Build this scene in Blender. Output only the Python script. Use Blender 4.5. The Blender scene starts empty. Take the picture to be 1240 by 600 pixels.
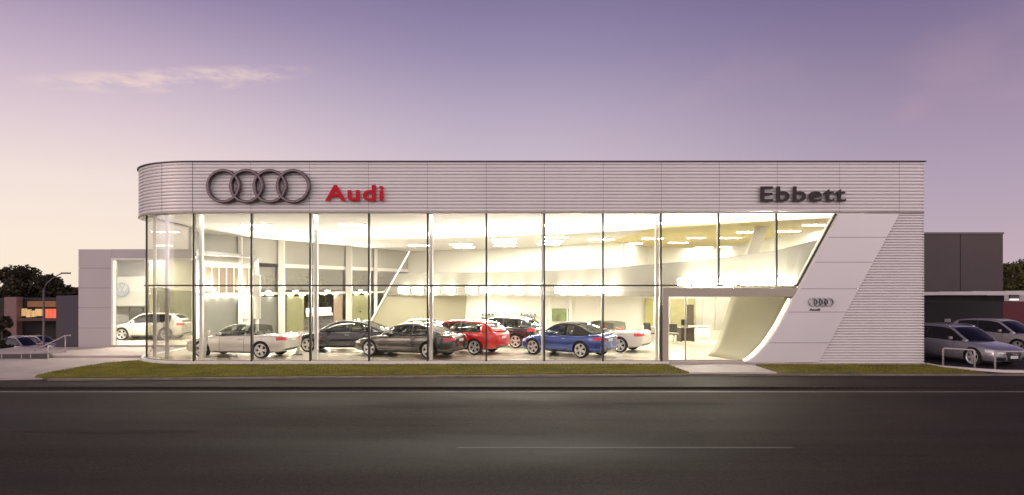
import bpy, bmesh, math, random
from mathutils import Vector, Matrix
from mathutils.bvhtree import BVHTree
R = math.radians
sc = bpy.context.scene
C = sc.collection
random.seed(7)

# ------------------------------------------------------------------ camera (24 mm shift lens, level)
F = 826.7            # focal length in photo pixels
CH = 2.94            # eye height over the showroom floor
HZ = 347.0           # horizon row
FY = 26.67           # facade distance
cam = bpy.data.objects.new('camera', bpy.data.cameras.new('camera'))
C.objects.link(cam)
cam.location = (0, 0, CH); cam.rotation_euler = (R(90), 0, 0)
cam.data.sensor_width = 36; cam.data.lens = 36 * F / 1240
cam.data.shift_y = (HZ - 300) / 1240
cam.data.clip_end = 6000; cam.data.clip_start = .1
sc.camera = cam
sc.view_settings.view_transform = 'Standard'; sc.view_settings.look = 'None'
sc.view_settings.exposure = 0; sc.view_settings.gamma = 1
sc.cycles.use_denoising = True
sc.cycles.max_bounces = 8; sc.cycles.transparent_max_bounces = 16
sc.cycles.diffuse_bounces = 4; sc.cycles.glossy_bounces = 3
sc.cycles.sample_clamp_indirect = 6; sc.cycles.caustics_reflective = False; sc.cycles.caustics_refractive = False

def X(px, Y): return (px - 620) * Y / F
def Z(py, Y): return CH - (py - HZ) * Y / F
def P(px, py, Y): return Vector((X(px, Y), Y, Z(py, Y)))
def G(px, py, z=0.0):
    Y = (CH - z) * F / (py - HZ)
    return (X(px, Y), Y)
def srgb(r, g, b):
    f = lambda c: (c/255)/12.92 if c/255 <= .04045 else ((c/255+.055)/1.055)**2.4
    return (f(r), f(g), f(b), 1)

# ------------------------------------------------------------------ world: dusk sky
w = bpy.data.worlds.new('World'); sc.world = w; w.use_nodes = True
nt = w.node_tree; N = nt.nodes; L = nt.links
N.clear()
def nd(t, **k):
    n = N.new(t)
    for a, b in k.items(): setattr(n, a, b)
    return n
def mth(op, a, b=None, c=None, clamp=False):
    n = nd('ShaderNodeMath', operation=op, use_clamp=clamp)
    for i, v in enumerate((a, b, c)):
        if v is None: continue
        if isinstance(v, (int, float)): n.inputs[i].default_value = v
        else: L.new(v, n.inputs[i])
    return n.outputs[0]
def mrange(v, a, b, c=0, d=1, smooth=True):
    n = nd('ShaderNodeMapRange', interpolation_type='SMOOTHSTEP' if smooth else 'LINEAR')
    L.new(v, n.inputs[0])
    for i, q in enumerate((a, b, c, d)): n.inputs[i+1].default_value = q
    return n.outputs[0]
def mixc(f, a, b):
    n = nd('ShaderNodeMix', data_type='RGBA')
    if isinstance(f, (int, float)): n.inputs[0].default_value = f
    else: L.new(f, n.inputs[0])
    for i, v in ((6, a), (7, b)):
        if isinstance(v, tuple): n.inputs[i].default_value = v
        else: L.new(v, n.inputs[i])
    return n.outputs[2]
def ramp(v, stops):
    n = nd('ShaderNodeValToRGB'); e = n.color_ramp.elements
    n.color_ramp.interpolation = 'EASE'
    while len(e) > 1: e.remove(e[-1])
    e[0].position, e[0].color = stops[0]
    for p, c in stops[1:]:
        q = e.new(p); q.color = c
    n.color_ramp.interpolation = 'LINEAR'
    L.new(v, n.inputs[0]); return n.outputs[0]
tc = nd('ShaderNodeTexCoord')
sx = nd('ShaderNodeSeparateXYZ'); L.new(tc.outputs['Generated'], sx.inputs[0])
vx, vy, vz = sx.outputs
el = mth('MAXIMUM', vz, 0)
left = ramp(el, [(0, srgb(252,234,210)), (.06, srgb(251,234,217)), (.13, srgb(244,226,219)), (.20, srgb(224,205,212)), (.28, srgb(195,175,196)), (.36, srgb(154,137,171)), (.6, srgb(88,80,120))])
mid = ramp(el, [(0, srgb(240,220,210)), (.08, srgb(228,208,209)), (.17, srgb(205,189,203)), (.24, srgb(184,170,192)), (.32, srgb(154,142,175)), (.39, srgb(131,121,158)), (.6, srgb(78,72,112))])
right = ramp(el, [(0, srgb(198,180,188)), (.06, srgb(190,171,184)), (.14, srgb(177,160,181)), (.22, srgb(160,143,169)), (.30, srgb(136,122,154)), (.36, srgb(118,106,144)), (.6, srgb(70,64,100))])
c1 = mixc(mrange(vx, -.55, .0), left, mid)
c2 = mixc(mrange(vx, .0, .55), c1, right)
# pale wisps low in the north-west and faint pink veils
mp = nd('ShaderNodeMapping'); L.new(tc.outputs['Generated'], mp.inputs[0]); mp.inputs['Scale'].default_value = (11, 11, 40)
mp.inputs['Rotation'].default_value = (0, R(4), 0)
nz = nd('ShaderNodeTexNoise'); L.new(mp.outputs[0], nz.inputs['Vector']); nz.inputs['Scale'].default_value = 1.7; nz.inputs['Detail'].default_value = 7; nz.inputs['Roughness'].default_value = .62
ex = mth('DIVIDE', mth('ADD', vx, .425), .17)
zc = mth('ADD', mth('MULTIPLY', mth('ADD', vx, .425), .18), .262)
ez = mth('DIVIDE', mth('SUBTRACT', vz, zc), .017)
rr = mth('ADD', mth('POWER', mth('ABSOLUTE', ex), 2.0), mth('POWER', mth('ABSOLUTE', ez), 2.0))
mask = mrange(rr, 1.0, 0.05)
front = mth('GREATER_THAN', vy, 0)
cl = mth('MULTIPLY', mth('MULTIPLY', mask, mrange(nz.outputs[0], .40, .66)), front)
c3 = mixc(mth('MULTIPLY', cl, .6), c2, srgb(248,220,206))
nz2 = nd('ShaderNodeTexNoise'); mp2 = nd('ShaderNodeMapping'); L.new(tc.outputs['Generated'], mp2.inputs[0]); mp2.inputs['Scale'].default_value = (4, 4, 7)
L.new(mp2.outputs[0], nz2.inputs['Vector']); nz2.inputs['Scale'].default_value = 1.6; nz2.inputs['Detail'].default_value = 4
veil = mth('MULTIPLY', mrange(nz2.outputs[0], .45, .75), mrange(vx, -.1, .4))
veil = mth('MULTIPLY', veil, mrange(vz, .42, .15))
c4 = mixc(mth('MULTIPLY', veil, .28), c3, srgb(205,165,178))
# afterglow behind the photographer
BACK = (1.62, 1.34, 1.36, 1)
c5 = mixc(mth('MULTIPLY', mrange(vy, .15, -.5), mrange(vz, 1.0, .1)), c4, BACK)
# a little of the physical sky
sky = nd('ShaderNodeTexSky', sky_type='NISHITA'); sky.sun_disc = False; sky.sun_elevation = R(3); sky.sun_rotation = R(-115)
b1 = nd('ShaderNodeBackground'); L.new(c5, b1.inputs[0]); b1.inputs[1].default_value = 1.0
b2 = nd('ShaderNodeBackground'); L.new(sky.outputs[0], b2.inputs[0]); b2.inputs[1].default_value = 0.0004
ad = nd('ShaderNodeAddShader'); L.new(b1.outputs[0], ad.inputs[0]); L.new(b2.outputs[0], ad.inputs[1])
wo = nd('ShaderNodeOutputWorld'); L.new(ad.outputs[0], wo.inputs[0])
# last warm light from the left, very soft
sl = bpy.data.lights.new('sun', 'SUN'); sl.energy = .35; sl.angle = R(12); sl.color = (1, .72, .6)
so = bpy.data.objects.new('sun', sl); C.objects.link(so)
so.rotation_euler = Vector((.8, .55, -.22)).to_track_quat('-Z', 'Y').to_euler()

# ------------------------------------------------------------------ materials
MATS = {}
def mat(name, col, rough=.5, metal=0, var=0, scale=3.0, bump=0, emit=None, es=0, coat=0, spec=.5, bscale=None, stretch=None, col2=None):
    if name in MATS: return MATS[name]
    m = bpy.data.materials.new(name); m.use_nodes = True
    t = m.node_tree; b = t.nodes['Principled BSDF']
    b.inputs['Base Color'].default_value = col; b.inputs['Roughness'].default_value = rough; b.inputs['Metallic'].default_value = metal
    b.inputs['Coat Weight'].default_value = coat; b.inputs['Coat Roughness'].default_value = .05
    b.inputs['Specular IOR Level'].default_value = spec
    if emit: b.inputs['Emission Color'].default_value = emit; b.inputs['Emission Strength'].default_value = es
    t_c = t.nodes.new('ShaderNodeTexCoord'); mpn = t.nodes.new('ShaderNodeMapping'); t.links.new(t_c.outputs['Object'], mpn.inputs[0])
    if stretch: mpn.inputs['Scale'].default_value = stretch
    n = t.nodes.new('ShaderNodeTexNoise'); n.inputs['Scale'].default_value = scale; n.inputs['Detail'].default_value = 6; n.inputs['Roughness'].default_value = .6
    t.links.new(mpn.outputs[0], n.inputs['Vector'])
    if var:
        mr = t.nodes.new('ShaderNodeMapRange'); mr.inputs[1].default_value = .3; mr.inputs[2].default_value = .7
        t.links.new(n.outputs[0], mr.inputs[0])
        mx = t.nodes.new('ShaderNodeMix'); mx.data_type = 'RGBA'
        a = tuple(c*(1-var) for c in col[:3])+(1,); bb = col2 or tuple(min(1, c*(1+var)) for c in col[:3])+(1,)
        mx.inputs[6].default_value = a; mx.inputs[7].default_value = bb
        t.links.new(mr.outputs[0], mx.inputs[0]); t.links.new(mx.outputs[2], b.inputs['Base Color'])
        mr2 = t.nodes.new('ShaderNodeMapRange'); mr2.inputs[3].default_value = max(.02, rough*.85); mr2.inputs[4].default_value = min(1, rough*1.15)
        t.links.new(n.outputs[0], mr2.inputs[0]); t.links.new(mr2.outputs[0], b.inputs['Roughness'])
    if bump:
        n2 = t.nodes.new('ShaderNodeTexNoise'); n2.inputs['Scale'].default_value = bscale or scale*8; n2.inputs['Detail'].default_value = 4
        t.links.new(t_c.outputs['Object'], n2.inputs['Vector'])
        bp = t.nodes.new('ShaderNodeBump'); bp.inputs['Strength'].default_value = bump; bp.inputs['Distance'].default_value = .01
        t.links.new(n2.outputs[0], bp.inputs['Height']); t.links.new(bp.outputs[0], b.inputs['Normal'])
    MATS[name] = m; return m
def glassmat(name, tint, refl=.06, rough=0.0, k=.4):
    m = bpy.data.materials.new(name); m.use_nodes = True; t = m.node_tree; t.nodes.clear()
    o = t.nodes.new('ShaderNodeOutputMaterial'); mx = t.nodes.new('ShaderNodeMixShader')
    tr = t.nodes.new('ShaderNodeBsdfTransparent'); tr.inputs[0].default_value = tint
    gl = t.nodes.new('ShaderNodeBsdfGlossy'); gl.inputs['Roughness'].default_value = rough
    fr = t.nodes.new('ShaderNodeFresnel'); fr.inputs[0].default_value = 1.45
    ma = t.nodes.new('ShaderNodeMath'); ma.operation = 'MULTIPLY_ADD'; ma.inputs[1].default_value = k; ma.inputs[2].default_value = refl
    ma.use_clamp = True
    t.links.new(fr.outputs[0], ma.inputs[0]); t.links.new(ma.outputs[0], mx.inputs[0])
    t.links.new(tr.outputs[0], mx.inputs[1]); t.links.new(gl.outputs[0], mx.inputs[2]); t.links.new(mx.outputs[0], o.inputs[0])
    MATS[name] = m; return m

M_clad = mat('ribbed_aluminium', (.74, .71, .70, 1), .42, .35, var=.05, scale=.6, stretch=(1, 1, .3))
M_panel = mat('flat_aluminium', (.74, .72, .725, 1), .38, .3, var=.03, scale=.4)
M_wing = mat('grey_composite', (.46, .42, .43, 1), .45, .2, var=.04, scale=.5)
M_dark = mat('dark_mullion', (.045, .04, .035, 1), .4, .3, var=.1)
M_capping = mat('dark_capping', (.08, .06, .08, 1), .4, .3, var=.1)
M_portal = mat('portal_steel', (.44, .40, .32, 1), .4, .4, var=.06, scale=1)
M_white = mat('white_steel', (.82, .80, .74, 1), .45, 0, var=.02)
M_ceil = mat('ceiling_white', (.87, .86, .82, 1), .8, var=.02, scale=.5)
M_wallc = mat('cream_wall', (.85, .83, .74, 1), .7, var=.02, scale=.4)
M_walls = mat('pale_wall', (.83, .82, .77, 1), .7, var=.02, scale=.4)
M_olive = mat('olive_grey_wall', (.25, .235, .165, 1), .7, var=.04, scale=.5)
M_par = mat('parapet_grey', (.14, .133, .105, 1), .6, var=.03, scale=.5)
M_greyp = mat('grey_panel', (.38, .37, .33, 1), .6, var=.04, scale=.6)
M_darkp = mat('dark_partition', (.13, .13, .115, 1), .55, var=.1, scale=.8)
M_brownp = mat('brown_screen', (.26, .19, .13, 1), .6, var=.1, scale=1)
M_floor = mat('showroom_tile', (.80, .73, .62, 1), .16, var=.03, scale=.8)
M_conc = mat('pale_concrete', (.47, .41, .38, 1), .8, var=.12, scale=1.2, bump=.3)
M_apron = mat('apron_concrete', (.46, .38, .35, 1), .8, var=.15, scale=.5, bump=.3)
M_kerb = mat('kerb_concrete', (.20, .165, .14, 1), .8, var=.3, scale=2, bump=.3)
M_kerbw = mat('painted_kerb', (.72, .68, .64, 1), .6, var=.1, scale=2)
M_lamp = mat('lamp_glow', (1, 1, 1, 1), .5, emit=(1, .96, .84, 1), es=140)
M_lampc = mat('ceiling_lamp_glow', (1, 1, 1, 1), .5, emit=(1, .95, .83, 1), es=135)
M_strip = mat('strip_glow', (1, 1, 1, 1), .5, emit=(1, .93, .74, 1), es=6)
M_tyre = mat('tyre_rubber', (.02, .02, .02, 1), .8, var=.1, scale=8)
M_rim = mat('alloy', (.85, .83, .80, 1), .38, .6, var=.04)
M_blackpl = mat('black_plastic', (.02, .02, .02, 1), .45, var=.1)
M_seatd = mat('dark_leather', (.05, .045, .04, 1), .5, var=.1)
M_seatr = mat('tan_leather', (.40, .14, .09, 1), .5, var=.1)
M_chrome = mat('chrome', (.75, .75, .75, 1), .12, 1, var=.02)
M_tail = mat('tail_lens', (.55, .02, .03, 1), .2, coat=.6, var=.1, emit=(1,.02,.03,1), es=.12)
M_head = mat('head_lens', (.75, .75, .72, 1), .12, .4, coat=.8, var=.1, scale=14)
M_plate = mat('plate_white', (.75, .75, .72, 1), .5, var=.05)
M_fabric = mat('roof_fabric', (.035, .032, .03, 1), .9, var=.15, scale=12)
M_letterd = mat('dark_letter', (.03, .018, .022, 1), .5, .2, var=.1)
M_ringm = mat('ring_metal', (.17, .13, .14, 1), .3, .8, var=.06)
M_ringd = mat('ring_side', (.09, .065, .07, 1), .35, .5, var=.1)
M_red = mat('red_letter', (.50, .008, .02, 1), .5, var=.08, spec=.2, emit=(1,.01,.03,1), es=.06)
M_glass = glassmat('shop_glass', (.97, .97, .94, 1), .03)
M_glassc = glassmat('bent_glass', (.88, .87, .80, 1), .05)
M_cglass = glassmat('car_glass', (.42, .43, .40, 1), .05, k=1)
M_cglassd = glassmat('car_glass_dark', (.10, .10, .11, 1), .05, k=1)
M_rail = mat('galvanised', (.42, .37, .37, 1), .45, .5, var=.1, scale=6)

# asphalt with stretched wear, patches and fine grain
def asphalt(name, base, v=.32):
    m = bpy.data.materials.new(name); m.use_nodes = True; t = m.node_tree; b = t.nodes['Principled BSDF']
    tcn = t.nodes.new('ShaderNodeTexCoord')
    def noise(sc_, scale, det=5):
        mpn = t.nodes.new('ShaderNodeMapping'); mpn.inputs['Scale'].default_value = sc_; t.links.new(tcn.outputs['Object'], mpn.inputs[0])
        n = t.nodes.new('ShaderNodeTexNoise'); n.inputs['Scale'].default_value = scale; n.inputs['Detail'].default_value = det
        t.links.new(mpn.outputs[0], n.inputs['Vector']); return n.outputs[0]
    a = noise((.05, .9, 1), 1.0); c = noise((.16, .6, 1), .7); g = noise((1, 1, 1), 28, 6)
    def mul(u, k0, k1, lo=.3, hi=.7):
        r_ = t.nodes.new('ShaderNodeMapRange'); r_.inputs[1].default_value = lo; r_.inputs[2].default_value = hi; r_.inputs[3].default_value = k0; r_.inputs[4].default_value = k1
        t.links.new(u, r_.inputs[0]); return r_.outputs[0]
    m1 = t.nodes.new('ShaderNodeMath'); m1.operation = 'MULTIPLY'; t.links.new(mul(a, 1-v, 1+v), m1.inputs[0]); t.links.new(mul(c, 1-v, 1+v), m1.inputs[1])
    m2 = t.nodes.new('ShaderNodeMath'); m2.operation = 'MULTIPLY'; t.links.new(m1.outputs[0], m2.inputs[0]); t.links.new(mul(g, .55, 1.5), m2.inputs[1])
    vm = t.nodes.new('ShaderNodeVectorMath'); vm.operation = 'SCALE'; vm.inputs[0].default_value = base[:3]; t.links.new(m2.outputs[0], vm.inputs['Scale'])
    t.links.new(vm.outputs[0], b.inputs['Base Color'])
    t.links.new(mul(c, .7, .95), b.inputs['Roughness'])
    bp = t.nodes.new('ShaderNodeBump'); bp.inputs['Strength'].default_value = .35; bp.inputs['Distance'].default_value = .008
    t.links.new(g, bp.inputs['Height']); t.links.new(bp.outputs[0], b.inputs['Normal'])
    b.inputs['Specular IOR Level'].default_value = .15
    return m
M_road = asphalt('road_asphalt', (.033, .022, .016))
M_shoulder = asphalt('shoulder_asphalt', (.035, .024, .019), .18)
M_lot = asphalt('lot_asphalt', (.045, .036, .038), .15)
M_line = mat('worn_line_paint', (.19, .16, .14, 1), .7, var=.5, scale=2.0, stretch=(.4, 3, 1))
M_linef = mat('faded_line_paint', (.058, .048, .041, 1), .7, var=.35, scale=1.2)
M_gutter = mat('gutter', (.015, .012, .012, 1), .8, var=.2)
M_lawn = mat('lawn_soil', (.12, .12, .018, 1), .9, var=.35, scale=1.4, bump=.6, bscale=40, col2=(.18, .16, .03, 1))
M_blade = mat('grass_blade', (.19, .19, .012, 1), .7, var=.3, scale=.9, col2=(.32, .28, .03, 1))

# ------------------------------------------------------------------ helpers
class MB:
    def __init__(s): s.v = []; s.f = []; s.m = []
    def add(s, vs, fs, mi=0):
        o = len(s.v); s.v += [tuple(p) for p in vs]; s.f += [tuple(i+o for i in f) for f in fs]; s.m += [mi]*len(fs); return s
    def box(s, a, b, mi=0):
        x0, y0, z0 = [min(p, q) for p, q in zip(a, b)]; x1, y1, z1 = [max(p, q) for p, q in zip(a, b)]
        return s.add([(x0,y0,z0),(x1,y0,z0),(x1,y1,z0),(x0,y1,z0),(x0,y0,z1),(x1,y0,z1),(x1,y1,z1),(x0,y1,z1)],
                     [(0,3,2,1),(4,5,6,7),(0,1,5,4),(1,2,6,5),(2,3,7,6),(3,0,4,7)], mi)
    def prism(s, pts, ext, mi=0):
        """closed polygon pts (3D) extruded by vector ext"""
        n = len(pts); e = Vector(ext); a = [Vector(p) for p in pts]; b = [p+e for p in a]
        return s.add(a+b, [tuple(range(n))[::-1], tuple(range(n, 2*n))] + [(i, (i+1) % n, n+(i+1) % n, n+i) for i in range(n)], mi)
    def tube(s, pts, r, n=8, mi=0, cap=True):
        pts = [Vector(p) for p in pts]; rs = r if isinstance(r, (list, tuple)) else [r]*len(pts)
        rings = []; up = None
        for i, p in enumerate(pts):
            d = (pts[min(i+1, len(pts)-1)] - pts[max(i-1, 0)]).normalized()
            u = d.cross(Vector((0, 0, 1)) if abs(d.z) < .95 else Vector((0, 1, 0))).normalized()
            if up is not None:
                u = (up - d*up.dot(d)).normalized()
            up = u; v = d.cross(u)
            rings.append([p + (u*math.cos(2*math.pi*k/n) + v*math.sin(2*math.pi*k/n))*rs[i] for k in range(n)])
        vs = [q for r_ in rings for q in r_]
        fs = [(i*n+k, i*n+(k+1) % n, (i+1)*n+(k+1) % n, (i+1)*n+k) for i in range(len(pts)-1) for k in range(n)]
        if cap: fs += [tuple(range(n))[::-1], tuple(range((len(pts)-1)*n, len(pts)*n))]
        return s.add(vs, fs, mi)
    def grid(s, rows, mi=0, flip=False):
        n = len(rows[0]); vs = [p for r_ in rows for p in r_]
        fs = [(i*n+j, i*n+j+1, (i+1)*n+j+1, (i+1)*n+j) for i in range(len(rows)-1) for j in range(n-1)]
        if flip: fs = [f[::-1] for f in fs]
        return s.add(vs, fs, mi)
    def lathe(s, prof, n=24, axis='y', mi=0):
        """prof: (r, h) revolved around y"""
        rows = []
        for k in range(n+1):
            a = 2*math.pi*k/n
            rows.append([(r_*math.cos(a), h, r_*math.sin(a)) if axis == 'y' else (r_*math.cos(a), r_*math.sin(a), h) for r_, h in prof])
        return s.grid(rows, mi)
    def mesh(s, name, mats, smooth=False):
        me = bpy.data.meshes.new(name); me.from_pydata(s.v, [], s.f)
        for m in (mats if isinstance(mats, (list, tuple)) else [mats]): me.materials.append(m)
        me.polygons.foreach_set('material_index', s.m)
        if smooth: me.polygons.foreach_set('use_smooth', [True]*len(s.f))
        me.update(); return me
    def build(s, name, mats, parent=None, smooth=False, bevel=0):
        o = bpy.data.objects.new(name, s.mesh(name, mats, smooth)); C.objects.link(o)
        if parent: o.parent = parent
        if bevel:
            b = o.modifiers.new('bevel', 'BEVEL'); b.width = bevel; b.segments = 2; b.limit_method = 'ANGLE'
        return o
def tag(o, label=None, cat=None, group=None, kind=None):
    if label: o['label'] = label
    if cat: o['category'] = cat
    if group: o['group'] = group
    if kind: o['kind'] = kind
    return o
def thing(name, label, cat, loc=(0, 0, 0), rz=0, group=None):
    o = bpy.data.objects.new(name, None); C.objects.link(o); o.location = loc; o.rotation_euler = (0, 0, rz); o.empty_display_size = .3
    return tag(o, label, cat, group)
def copy_tree(o, parent=None):
    c = o.copy(); C.objects.link(c); c.parent = parent
    for ch in list(o.children): copy_tree(ch, c)
    return c
def sheet(name, pts, z, m, zt=None):
    mb = MB()
    if zt is None:
        mb.add([(x, y, z) for x, y in pts], [tuple(range(len(pts)))])
    else:
        mb.prism([(x, y, z) for x, y in pts], (0, 0, zt - z))
    o = mb.build(name, m)
    if o.data.polygons[0].normal.z < 0 and zt is None: o.data.flip_normals()
    tag(o, kind='structure'); return o

# ------------------------------------------------------------------ ground
ZR = -.23
sheet('ground', [(-3000, -400), (3000, -400), (3000, 5000), (-24.4, 5000), (-24.4, 29.3), (-3000, 29.3)], -.36, mat('bare_ground', (.06, .05, .045, 1), .9, var=.3, scale=.2))
sheet('road', [(-300, -12), (300, -12), (300, 20.85), (-300, 20.85)], ZR, M_road)
sheet('gutter_strip', [(-300, 20.85), (300, 20.85), (300, 21.15), (-300, 21.15)], ZR-.012, M_gutter)
sheet('road_shoulder', [(-300, 21.12), (300, 21.12), (300, 24.6), (-300, 24.6)], -.36, M_shoulder, -.168)
sheet('edge_line_marking', [(-300, 20.42), (300, 20.42), (300, 20.60), (-300, 20.60)], ZR+.004, M_line)
sheet('lane_line_marking', [(X(553, 13.4), 13.36), (X(960, 13.4), 13.36), (X(960, 13.4), 13.47), (X(553, 13.4), 13.47)], ZR+.004, M_linef)
M_patch = asphalt('repair_asphalt', (.021, .014, .0105), .15)
for cx, cy, rx, ry, sd_ in ((X(500, 18.0), 18.1, 1.6, .45, 1), (X(284, 18.0), 17.9, 1.3, .4, 2), (X(130, 14.8), 14.9, 2.1, .22, 3), (X(815, 18.4), 18.4, 1.5, .3, 4)):
    rn = random.Random(sd_); sheet('road_patch', [(cx+rx*math.cos(6.283*k/26)*rn.uniform(.85, 1.1), cy+ry*math.sin(6.283*k/26)*rn.uniform(.75, 1.15)) for k in range(26)], ZR+.004, M_patch)
# concrete apron on the left, lawn slabs, entrance path, car lot
ZG = -.12
tip = G(42, 457.5, ZG)
sheet('apron', [(-90, 22.1), (-20, 22.1), (-15.9, 22.75), (-13, 23.2), (-13, 33.3), (-24.2, 33.3), (-24.2, 29.2), (-90, 29.2)], -.36, M_apron, ZG)
sheet('driveway', [(-24.2, 29.2), (-13, 29.2), (-13, 33.25), (-24.2, 33.25)], ZG, M_apron, -.02)
lawn_l = [tip, G(60, 458.5, ZG), G(120, 458, ZG), G(300, 456.6, ZG), G(560, 454.6, ZG), G(835, 452.4, ZG), G(807, 442.3, ZG), (-12.42, 26.45)]
for a in range(8, 62, 8):
    lawn_l.append((-12.42 - 3.45*math.sin(R(a)), 29.87 - 3.45*math.cos(R(a))))
lawn_l += [G(130, 440.5, ZG), G(95, 446, ZG), G(62, 452, ZG), G(46, 455.5, ZG)]
lawn_r = [G(941, 452.4, ZG), G(1195, 452.4, ZG), G(1117, 441.9, ZG), G(914, 441.9, ZG)]
for nm, pts in (('lawn', lawn_l), ('lawn', lawn_r)):
    sheet(nm, pts, -.36, M_lawn, ZG+.03)
# kerb in front of the lawns and the entrance path
kb = MB()
ks = [G(60, 459.2, ZG), G(120, 458.7, ZG), G(300, 457.2, ZG), G(560, 455.2, ZG), G(835, 453.1, ZG), G(941, 453.1, ZG), G(1195, 453.1, ZG), G(1300, 453.4, ZG), G(2200, 453.6, ZG)]
for a, b in zip(ks, ks[1:]):
    kb.prism([(a[0], a[1]-.12, -.36), (b[0], b[1]-.12, -.36), (b[0], b[1]+.0, -.36), (a[0], a[1]+.0, -.36)], (0, 0, .36+ZG+.015))
tag(kb.build('kerb', M_kerb), kind='structure')
sheet('entrance_path', [G(835, 452.6, ZG), G(941, 452.6, ZG), (9.3, 26.62), (6.1, 26.62)], -.36, M_conc, ZG+.035)
sheet('car_lot', [G(1195, 452.9, ZG), (90, 24.2), (90, 60), (16.2, 60), (16.2, 26.5)], -.36, M_lot, ZG)

def blades(name, poly, n, h, seed, label):
    rnd = random.Random(seed); xs = [p[0] for p in poly]; ys = [p[1] for p in poly]
    def inside(x, y):
        c = False; j = len(poly)-1
        for i in range(len(poly)):
            if (poly[i][1] > y) != (poly[j][1] > y) and x < (poly[j][0]-poly[i][0])*(y-poly[i][1])/(poly[j][1]-poly[i][1])+poly[i][0]: c = not c
            j = i
        return c
    mb = MB(); k = 0
    while k < n:
        x = rnd.uniform(min(xs), max(xs)); y = rnd.uniform(min(ys), max(ys))
        if not inside(x, y): continue
        k += 1; a = rnd.uniform(0, 6.28); hh = h*rnd.uniform(.5, 1.2); w_ = .012; lx, ly = rnd.uniform(-.03, .03), rnd.uniform(-.03, .03)
        ca, sa = math.cos(a)*w_, math.sin(a)*w_
        mb.add([(x-ca, y-sa, ZG+.025), (x+ca, y+sa, ZG+.025), (x+lx, y+ly, ZG+.03+hh)], [(0, 1, 2)])
    o = mb.build(name, M_blade); tag(o, label, 'grass', kind='stuff')
blades('grass', lawn_l, 52000, .055, 1, 'long strip of mown grass in front of the glass showroom')
blades('grass', lawn_r, 10000, .045, 2, 'short strip of mown grass right of the entrance path')

# ------------------------------------------------------------------ showroom building
B = thing('showroom_building', 'long glass car showroom with rounded left corner, ribbed silver fascia and bright interior', 'building', (0, FY, 0))
def bp(mb, name, m, **k):
    o = mb.build(name, m, **k); o.parent = B; o.matrix_parent_inverse = Matrix.Translation((0, -FY, 0)); return o
ZT, ZB = 7.78, 5.83      # fascia top, bottom
XR = 16.03
FF = FY - .12            # fascia plane
RC = 3.55; CX = -12.42
def prof(z0, z1, pitch=.14, depth=.045, gap=.15):
    n = round((z1-z0)/pitch); p = (z1-z0)/n; out = []
    for i in range(n):
        z = z0 + i*p
        out += [(-depth, z+.001), (-depth, z+p*gap), (0, z+p*(gap+.09)), (.006, z+p*.6), (0, z+p*.92), (-depth, z+p)]
    return out
PF = prof(ZB, ZT, .13)
def clad(path, zp, name='cladding_panel'):
    """path: list of (x, y, nx, ny)"""
    rows = [[(x + nx*d, y + ny*d, z) for d, z in zp] for x, y, nx, ny in path]
    mb = MB(); mb.grid(rows, flip=True); bp(mb, name, M_clad)
# front panels, seams every bay
seams = [X(p, FY) for p in (232, 305, 376, 447, 518, 589, 659, 730, 800, 870, 940, 1015, 1087)] + [XR]
seams[0] = CX
for a, b in zip(seams, seams[1:]):
    clad([(a+.004, FF, 0, -1), (b-(.004 if b < XR else 0), FF, 0, -1)], PF)
# rounded corner
def arc(a0, a1, n, r=RC, cy=None):
    cy = FF + RC if cy is None else cy
    return [(CX - r*math.sin(R(a)), cy - r*math.cos(R(a)), -math.sin(R(a)), -math.cos(R(a))) for a in [a0+(a1-a0)*i/n for i in range(n+1)]]
for a0, a1 in ((.3, 22), (22.3, 45), (45.3, 68), (68.3, 90)):
    clad(arc(a0, a1, 8), PF)
clad([(CX-RC, FF+RC, -1, 0), (CX-RC, 52, -1, 0)], PF)
clad([(XR, FF, 1, 0), (XR, 52, 1, 0)], PF)
# backing wall, soffit, capping
mb = MB()
pth = [(XR-.06, 52), (XR-.06, FF+.06)] + [(x, y) for x, y, _, _ in arc(0, 90, 20, RC-.06)] + [(CX-RC+.06, 52)]
inner = [(XR-.5, 52), (XR-.5, FF+.5)] + [(x, y) for x, y, _, _ in arc(0, 90, 20, RC-.45)] + [(CX-RC+.45, 52)]
inner = [(x, max(y, FF+.42) if x > CX else y) for x, y in inner]
mb.grid([[(x, y, ZB+.004) for x, y in pth], [(x, y, ZT-.02) for x, y in pth]])
bp(mb, 'fascia_backing', M_capping)
mb = MB(); mb.grid([[(x, y, ZB) for x, y in pth], [(x, y, ZB) for x, y in inner]]); bp(mb, 'soffit', M_white)
mb = MB()
outer = [(x, y) for x, y, _, _ in [(XR+.06, 52, 0, 0), (XR+.06, FF-.06, 0, 0)] + arc(0, 90, 20, RC+.06) + [(CX-RC-.06, 52, 0, 0)]]
for z0, z1, hang in ((ZT, ZT+.04, 0),):
    rows = [[(x, y, z0) for x, y in outer], [(x, y, z1) for x, y in outer], [(x, y, z1) for x, y in inner], [(x, y, z0) for x, y in inner]]
    mb.grid(rows)
bp(mb, 'parapet_capping', M_capping)
mb = MB(); mb.add([(x, y, ZT-.3) for x, y in inner], [tuple(range(len(inner)))]); bp(mb, 'flat_roof', mat('roof_membrane', (.3, .29, .28, 1), .8, var=.1))
# lower trim bead of the fascia
mb = MB(); mb.tube([(XR-.01, FF-.005, ZB-.03), (CX, FF-.005, ZB-.03)] + [(x, y, ZB-.03) for x, y, _, _ in arc(4, 90, 20, RC)], .03, 6)
bp(mb, 'fascia_bead', M_portal, smooth=True)

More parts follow.
